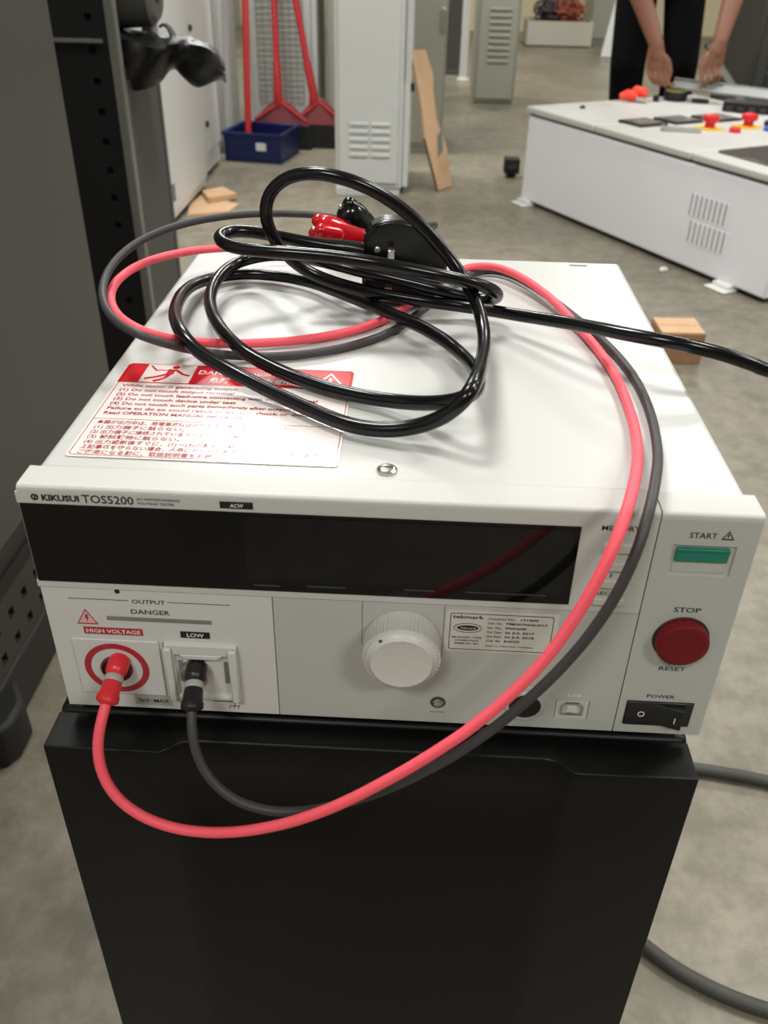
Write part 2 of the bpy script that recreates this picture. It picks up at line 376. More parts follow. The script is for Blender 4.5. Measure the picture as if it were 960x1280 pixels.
# brand strip
text('KIKUSUI', FR, -.1497, .1249, .0030, 'ink', fas, .0165, bold=.045)
text('TOS5200', FR, -.1318, .1245, .0042, 'ink', fas, .0226)
text('AC WITHSTANDING', FR, -.1078, .1269, .0012, 'ink', fas, .019)
text('VOLTAGE TESTER', FR, -.1078, .1248, .0012, 'ink', fas, .0165)
obj('brand_emblem', MB().ring(circ(.0017, 20, -.1526, .1264), circ(.0009, 20, -.1526, .1264), FR, .00015), 'ink', fas)
obj('brand_emblem', MB().prism([(-.1531,.1257),(-.1524,.1257),(-.1519,.1271),(-.1526,.1271)], FR, .00016), 'ink', fas)
at_ = obj('mode_tag', MB().prism([(-.0716, .1247), (-.0572, .1247), (-.0572, .1282), (-.0716, .1282)], FR, .0002), 'tagblk', fas)
text('ACW', fr(.0002), -.0644, .1255, .0019, 'whiteink', at_, .006, 'CENTER', slant=.2)
# memory keys
text('MEMORY', FR, .0925, .1218, .0026, 'ink', fas, .0165)
for s_, z_ in (('1', .1170), ('2', .1072), ('3', .0968)): text(s_, FR, .1005, z_, .0021, 'ink', fas, align='CENTER')
text('RECALL', FR, .0950, .0866, .0021, 'ink', fas, .0125)
for a, b, z0, z1 in ((.0948, .1080, .1108, .1154), (.0948, .1080, .1010, .1052), (.0946, .1080, .0914, .0955), (.0944, .1083, .0816, .0852)):
    obj('memory_key', MB().prism(rrect(a, b, z0, z1, .0006, 3), fr(-.0005), .0022), 'btn', tester, bevel=.0004)
# start, stop, power
text('START', FR, .1302, .1198, .0029, 'ink', swp, .0118)
tri = lambda cx, z0, h, w_: [(cx-w_/2, z0), (cx+w_/2, z0), (cx, z0+h)]
obj('caution_triangle', MB().ring(tri(.1467, .1194, .0047, .0056), tri(.1467, .11995, .0033, .0039), FR, .00015), 'ink', swp)
obj('caution_triangle_mark', MB().prism([(.14645, .1207), (.14695, .1207), (.14705, .1223), (.14635, .1223)], FR, .00015), 'ink', swp)
st = obj('start_button', MB().prism([(.1262, .1075), (.1492, .1075), (.1492, .1145), (.1262, .1145)], fr(-.0010), .0018), 'green', tester, bevel=.0005)
obj('button_lip', bx(.1262, .1492, -.0014, -.0007, ZB+.1132, ZB+.1145), 'green', st, bevel=.0003)
obj('start_button_base', MB().prism([(.1262, .1010), (.1492, .1010), (.1492, .1074), (.1262, .1074)], fr(-.0010), .0004), 'panel', tester, bevel=.0003)
text('STOP', FR, .1316, .0788, .0028, 'ink', swp, .0122)
text('RESET', FR, .1315, .0428, .0024, 'ink', swp, .0126)
cb = fr(0) @ T4((.1381, .0630, 0))
obj('button_collar', MB().lathe([(.0130, -.0005), (.0130, .0004), (.0126, .0006), (.0124, .0002)], cb, 40), 'gap', tester)
obj('stop_button', MB().lathe([(.0121, 0), (.0121, .0044), (.0118, .0054), (.0109, .0061), (.0092, .0063), (.008, .0062), (.005, .0060), (.0005, .0059)], cb, 48), 'red', tester)
text('POWER', FR, .1293, .0244, .0022, 'ink', swp, .0135)
pw = obj('power_switch', MB().prism([(.1208, .0060), (.1532, .0060), (.1532, .0218), (.1208, .0218)], fr(-.0012), .0022), 'blkpl', tester, bevel=.0006)
RK = [(.1225, .0004), (.1370, .0009), (.1480, .0045), (.1485, .0002)]
rk = MB().prism([(.1225, .0005), (.1365, .0014), (.1478, .0052), (.1490, .0005)], Matrix(((1,0,0,0),(0,-1,0,0),(0,0,1,ZB+.0075),(0,0,0,1))), .0128)
rko = obj('rocker', rk, 'blkpl', pw, bevel=.0005)
obj('off_mark', MB().ring(circ(.0017, 20, .1285, .0139), circ(.0013, 20, .1285, .0139), fr(.0010), .0002), 'whiteink', rko)
obj('on_mark', bx(.14395, .14435, -.0047, -.0043, ZB+.0118, ZB+.0152), 'whiteink', rko)
# output section
for a, b in ((-.1481, -.1195), (-.1010, -.0716)):
    obj('rule_line', MB().prism([(a, .0703), (b, .0703), (b, .0706), (a, .0706)], FR, .00012), 'ink', outp)
text('OUTPUT', FR, -.1180, .0690, .0024, 'ink', outp, .0158)
text('DANGER', FR, -.1194, .0626, .0028, 'ink', outp, .0185)
obj('indicator_bar', MB().prism([(-.1314, .0582), (-.0812, .0582), (-.0812, .0606), (-.1314, .0606)], FR, .0004), 'greyink', tester, bevel=.0002)
tp = obj('warning_triangle', MB().prism(tri(-.1411, .0550, .0094, .0104), FR, .00012), 'tagpink', outp)
obj('triangle_border', MB().ring(tri(-.1411, .0550, .0094, .0104), tri(-.1411, .0556, .0078, .0088), fr(.0001), .00012), 'redink', outp)
obj('bolt_mark', MB().prism([(-.1414, .0610), (-.1402, .0610), (-.1408, .0594), (-.1401, .0594), (-.1413, .0563), (-.1411, .0585), (-.1419, .0585)], fr(.0001), .00012), 'redink', outp)
hv = obj('high_voltage_tag', MB().prism([(-.1438, .0489), (-.1152, .0489), (-.1152, .0532), (-.1438, .0532)], FR, .0002), 'tagred', outp)
text('HIGH VOLTAGE', fr(.0002), -.1295, .0499, .0024, 'whiteink', hv, .0262, 'CENTER')
lo = obj('low_tag', MB().prism([(-.0970, .0490), (-.0828, .0490), (-.0828, .0530), (-.0970, .0530)], FR, .0002), 'tagblk', outp)
text('LOW', fr(.0002), -.0899, .0499, .0023, 'whiteink', lo, .0082, 'CENTER')
hp = obj('terminal_plate', MB().prism(rrect(-.1508, -.1082, .0102, .0462, .0008, 3), fr(0), .0012), 'lplast', tester, bevel=.0004)
hc = fr(.0012) @ T4((-.1308, .0280, 0))
obj('red_ring', MB().ring(circ(.0160, 48), circ(.0128, 48), hc, .0002), 'tagred', hp)
obj('terminal_collar', MB().lathe([(.0079, 0), (.0079, .0012), (.0072, .0018), (.0068, .0018), (.0066, .0004)], hc, 32), 'hvhole', hp)
# low terminal housing
lw = obj('low_terminal_housing', MB().holed(-.1056, -.0702, .0100, .0460, [(-.1010, -.0748, .0125, .0395, .0022)], fr(.0024), .0036, .0022), 'lplast', tester, smooth=False, weld=True, bevel=.0006)
for a, b in ((-.1056, -.1018), (-.0742, -.0702)):
    obj('side_rail', MB().prism([(a, .0105), (b, .0105), (b, .0448), (a, .0448)], fr(.0024), .0022), 'lplast', lw, bevel=.0008)
for a in (-.1000, -.0775):
    obj('spring_slot', MB().prism([(a, .0205), (a+.0024, .0205), (a+.0024, .0345), (a, .0345)], fr(.0001), .0004), 'greyink', lw)
obj('housing_bridge', MB().prism([(-.0985, .0400), (-.0775, .0400), (-.0800, .0372), (-.0960, .0372)], fr(.0003), .0024), 'lplast', lw, bevel=.0005)
lc = fr(.0003) @ T4((-.0915, .0272, 0))
obj('terminal_post', MB().lathe([(.0082, 0), (.0082, .0012), (.0074, .0030), (.0062, .0036), (.0060, .0010)], lc, 28), 'metal', lw)
kv = obj('rating_sticker', MB().prism([(-.1252, .0024), (-.1062, .0024), (-.1062, .0090), (-.1252, .0090)], FR, .0002), 'tagsil', outp)
text('5kV∼MAX', fr(.0002), -.1157, .0044, .0025, 'ink', kv, .0158, 'CENTER')
gm = MB()
for a in ((-.0848, -.0740, .0071, .0075), (-.0744, -.0740, .0045, .0075), (-.0766, -.0718, .0043, .0047)): gm.prism([(a[0], a[2]), (a[1], a[2]), (a[1], a[3]), (a[0], a[3])], FR, .00012)
for q in (-.0764, -.0742, -.0720): gm.prism([(q-.0008, .0026), (q-.0004, .0026), (q+.0002, .0044), (q-.0002, .0044)], FR, .00012)
obj('ground_mark', gm, 'ink', outp)
# knob
kc = fr(0) @ T4((.0094, .0548, 0))
kn = obj('knob', MB().lathe([(.0174, .0004), (.0176, .002), (.0172, .0130), (.0165, .0150), (.0150, .0160), (.0145, .0172), (.0141, .0176), (.012, .0172), (.0005, .0171)], kc, 64), 'knob', tester)
rib = obj('knob_rib', MB().box(-.00042, .00042, .0170, .0180, .0016, .0136).xf(kc), 'knob', kn, smooth=False)
for i in range(1, 56):
    a = 2*math.pi*i/56
    c = rib.copy(); col.objects.link(c); c.parent = kn
    org = ORG[kn.name]; Q = T4(-org) @ kc @ Matrix.Rotation(a, 4, 'Z') @ kc.inverted() @ T4(org); c.matrix_local = Q
obj('pointer_dot', MB().prism(circ(.0008, 12, -.0098, .0123), kc @ T4((0,0,.0160)), .0004), 'gap', kn)
# screw, remote, usb
sc = fr(0) @ T4((.0283, .0141, 0))
obj('panel_screw', MB().ring(circ(.0038, 24), circ(.0027, 24), sc, .0003), 'gap', tester)
obj('panel_screw_head', MB().lathe([(.0027, 0), (.0027, .0008), (.0019, .0014), (.0012, .0010)], sc, 20), 'metal', tester)
obj('slot_mark', MB().prism([(.0243, .0071), (.0322, .0071), (.0322, .0076), (.0243, .0076)], FR, .00012), 'greyink', ctl)
rc = fr(0) @ T4((.0712, .0150, 0))
obj('remote_socket', MB().lathe([(.0098, 0), (.0098, .0008), (.0090, .0014), (.0080, .0014), (.0078, .0002)], rc, 36), 'panel', tester)
so = obj('socket_insert', MB().lathe([(.0079, -.0002), (.0079, .0008), (.003, .0007), (.0005, .0007)], rc, 32), 'hole', tester)
text('REMOTE', FR, .0712, .0262, .0017, 'whiteink', ctl, .013, 'CENTER')
text('USB', FR, .0947, .0225, .0018, 'whiteink', ctl, .0065, 'CENTER')
us = obj('usb_port', MB().holed(.0868, .1024, .0074, .0194, [(.0886, .1006, .0088, .0182, .0006)], fr(-.0004), .0006, .0006), 'btn', tester, smooth=False, weld=True)
obj('usb_shell', MB().ring([(.0894, .0098), (.0998, .0098), (.0998, .0158), (.0978, .0176), (.0914, .0176), (.0894, .0158)], [(.0902, .0105), (.0990, .0105), (.0990, .0154), (.0975, .0169), (.0917, .0169), (.0902, .0154)], fr(-.0010), .0012), 'metal', us)
obj('usb_tongue', MB().prism([(.0922, .0124), (.0970, .0124), (.0970, .0150), (.0922, .0150)], fr(-.0010), .0014), 'lplast', us)
# calibration sticker
cal = obj('calibration_sticker', MB().prism(rrect(.0292, .0812, .0490, .0738, .001, 3), FR, .0002), 'sticker', tester)
obj('sticker_border', MB().ring(rrect(.0312, .0790, .0502, .0724, .0012, 4), rrect(.03155, .07865, .05055, .07205, .001, 4), fr(.0002), .0001), 'ink', cal)
C2 = fr(.0002)
text('tekmark', C2, .0324, .0693, .0021, 'ink', cal, .0145, bold=.02)
R1 = [('Control No.', '171009'), ('Cert. No.', 'TMK43706AL0717'), ('Ser. No.', '99003690'), ('Cal. Date', '26 JUL 2017'), ('Due Date', '26 JUL 2018'), ('Cal. By', 'RAPIZI')]
for i, (a, b) in enumerate(R1):
    zz = .0692-.00268*i
    text(a, C2, .0486, zz, .0013, 'ink', cal, .0068 if i else .0128)
    text(b, C2, .0570 if i else .0632, zz, .0013, 'ink', cal, {0: .0082, 1: .0195, 2: .0098, 3: .0138, 4: .0138, 5: .0072}[i], bold=.03)
text('Refer to Calibration Certificate', C2, .0486, .0528, .0009, 'ink', cal, .0225)
for i, s_ in enumerate(('MS ISO/IEC 17025', 'CALIBRATION', 'SAMM NO. 051')): text(s_, C2, .0396, .0574-.0019*i, .0010, 'ink', cal, (.0138, .0112, .0112)[i], 'CENTER', bold=.02)
obj('oval_emblem', MB().ring(circ(.0066, 32, .0396, .0636, .0029), circ(.0063, 32, .0396, .0636, .0026), C2, .0001), 'ink', cal)
obj('oval_emblem', MB().prism(circ(.0050, 32, .0396, .0636, .0016), C2, .0001), 'ink', cal)
text('Tekmark', fr(.0003), .0396, .0631, .0011, 'sticker', cal, .0074, 'CENTER', slant=.2)
# warning label on top
lab = obj('warning_label', MB().prism(rrect(-.1480, -.0230, .0263, .1293, .0022, 4), TP, .00018), 'lwhite', tester)
L1 = TP @ T4((0, 0, .00018))
obj('label_border', MB().ring(rrect(-.1468, -.0242, .0278, .1285, .002, 4), rrect(-.14645, -.02455, .02815, .12815, .0018, 4), L1, .0001), 'redink', lab)
hd = obj('label_header', MB().prism([(-.1476, .1050), (-.0234, .1050), (-.0234, .1270), (-.0252, .1290), (-.1458, .1290), (-.1476, .1270)], L1, .0001), 'lred', lab)
L2 = L1 @ T4((0, 0, .0001))
pic = obj('pictogram_panel', MB().prism([(-.1365, .1060), (-.1098, .1060), (-.1098, .1282), (-.1365, .1282)], L2, .0001), 'lwhite', lab)
L3 = L2 @ T4((0, 0, .0001))
def stroke(pts, w_):
    m = MB()
    for (a, b) in zip(pts[:-1], pts[1:]):
        d = Vector((b[0]-a[0], b[1]-a[1])); d.normalize(); n = Vector((-d.y, d.x))*w_/2
        m.prism([(a[0]-n.x, a[1]-n.y), (b[0]-n.x, b[1]-n.y), (b[0]+n.x, b[1]+n.y), (a[0]+n.x, a[1]+n.y)], L3, .00008)
    return m
pm = MB().prism(circ(.0021, 16, -.1208, .1252), L3, .0001)
for pts, w_ in (([(-.1345, .1262), (-.1305, .1205), (-.1225, .1215)], .0012), ([(-.1222, .1225), (-.1225, .1160)], .0040), ([(-.1205, .1222), (-.1150, .1165), (-.1112, .1150)], .0018), ([(-.1232, .1165), (-.1285, .1125), (-.1345, .1098)], .0022), ([(-.1222, .1160), (-.1240, .1110), (-.1290, .1070)], .0022)):
    o_ = stroke(pts, w_); pm.add(o_.v, o_.f)
obj('shock_pictogram', pm, 'lred', pic)
text('DANGER', L2, -.1075, .1178, .0050, 'lwhite', lab, .0250)
text('危険', L2, -.0995, .1085, .0050, 'lwhite', lab, .0110)
text('HIGH VOLTAGE', L2, -.0770, .1178, .0038, 'lwhite', lab, .0260)
text('高電圧', L2, -.0700, .1088, .0044, 'lwhite', lab, .0140)
obj('header_triangle', MB().ring(tri(-.0355, .1075, .0180, .0180), tri(-.0355, .1092, .0138, .0140), L2, .0001), 'lwhite', lab)
obj('header_bolt', MB().prism([(-.0360, .1190), (-.0343, .1190), (-.0350, .1160), (-.0340, .1160), (-.0358, .1104), (-.0355, .1140), (-.0366, .1140)], L2, .0001), 'lwhite', lab)
EN = ['While tester is generating output:', '(1) Do not touch output terminal', '(2) Do not touch lead-wire connecting with output terminal', '(3) Do not touch device under test', '(4) Do not touch such parts immediately after output is cut off', 'Failure to do so could result in electric shock or death.', 'Read OPERATION MANUAL before use.']
WD = [.062, .060, .104, .063, .108, .104, .070]
for i, s_ in enumerate(EN): text(s_, L1, -.1436, .0998-.00525*i, .0031, 'redink', lab, WD[i], bold=.022)
obj('label_rule', MB().prism([(-.1464, .0634), (-.0246, .0634), (-.0246, .0637), (-.1464, .0637)], L1, .0001), 'redink', lab)
JP = ['本器が出力中は、感電事故防止のため次の事項を守ってください。', '(1) 出力端子に触らない。', '(2) 出力端子に接続されているリードワイヤに触らない。', '(3) 被試験物に触らない。', '(4) 出力遮断後すぐに、(1)〜(3)の部分に触らない。', '上記事項を守らない場合、人命にかかわる事故が起こることがあります。', 'ご使用になる前に、取扱説明書をお読みください。']
WJ = [.098, .044, .083, .044, .084, .112, .082]
for i, s_ in enumerate(JP): text(s_, L1, -.1436, .0584-.0049*i, .0030, 'redink', lab, WJ[i], bold=.012)
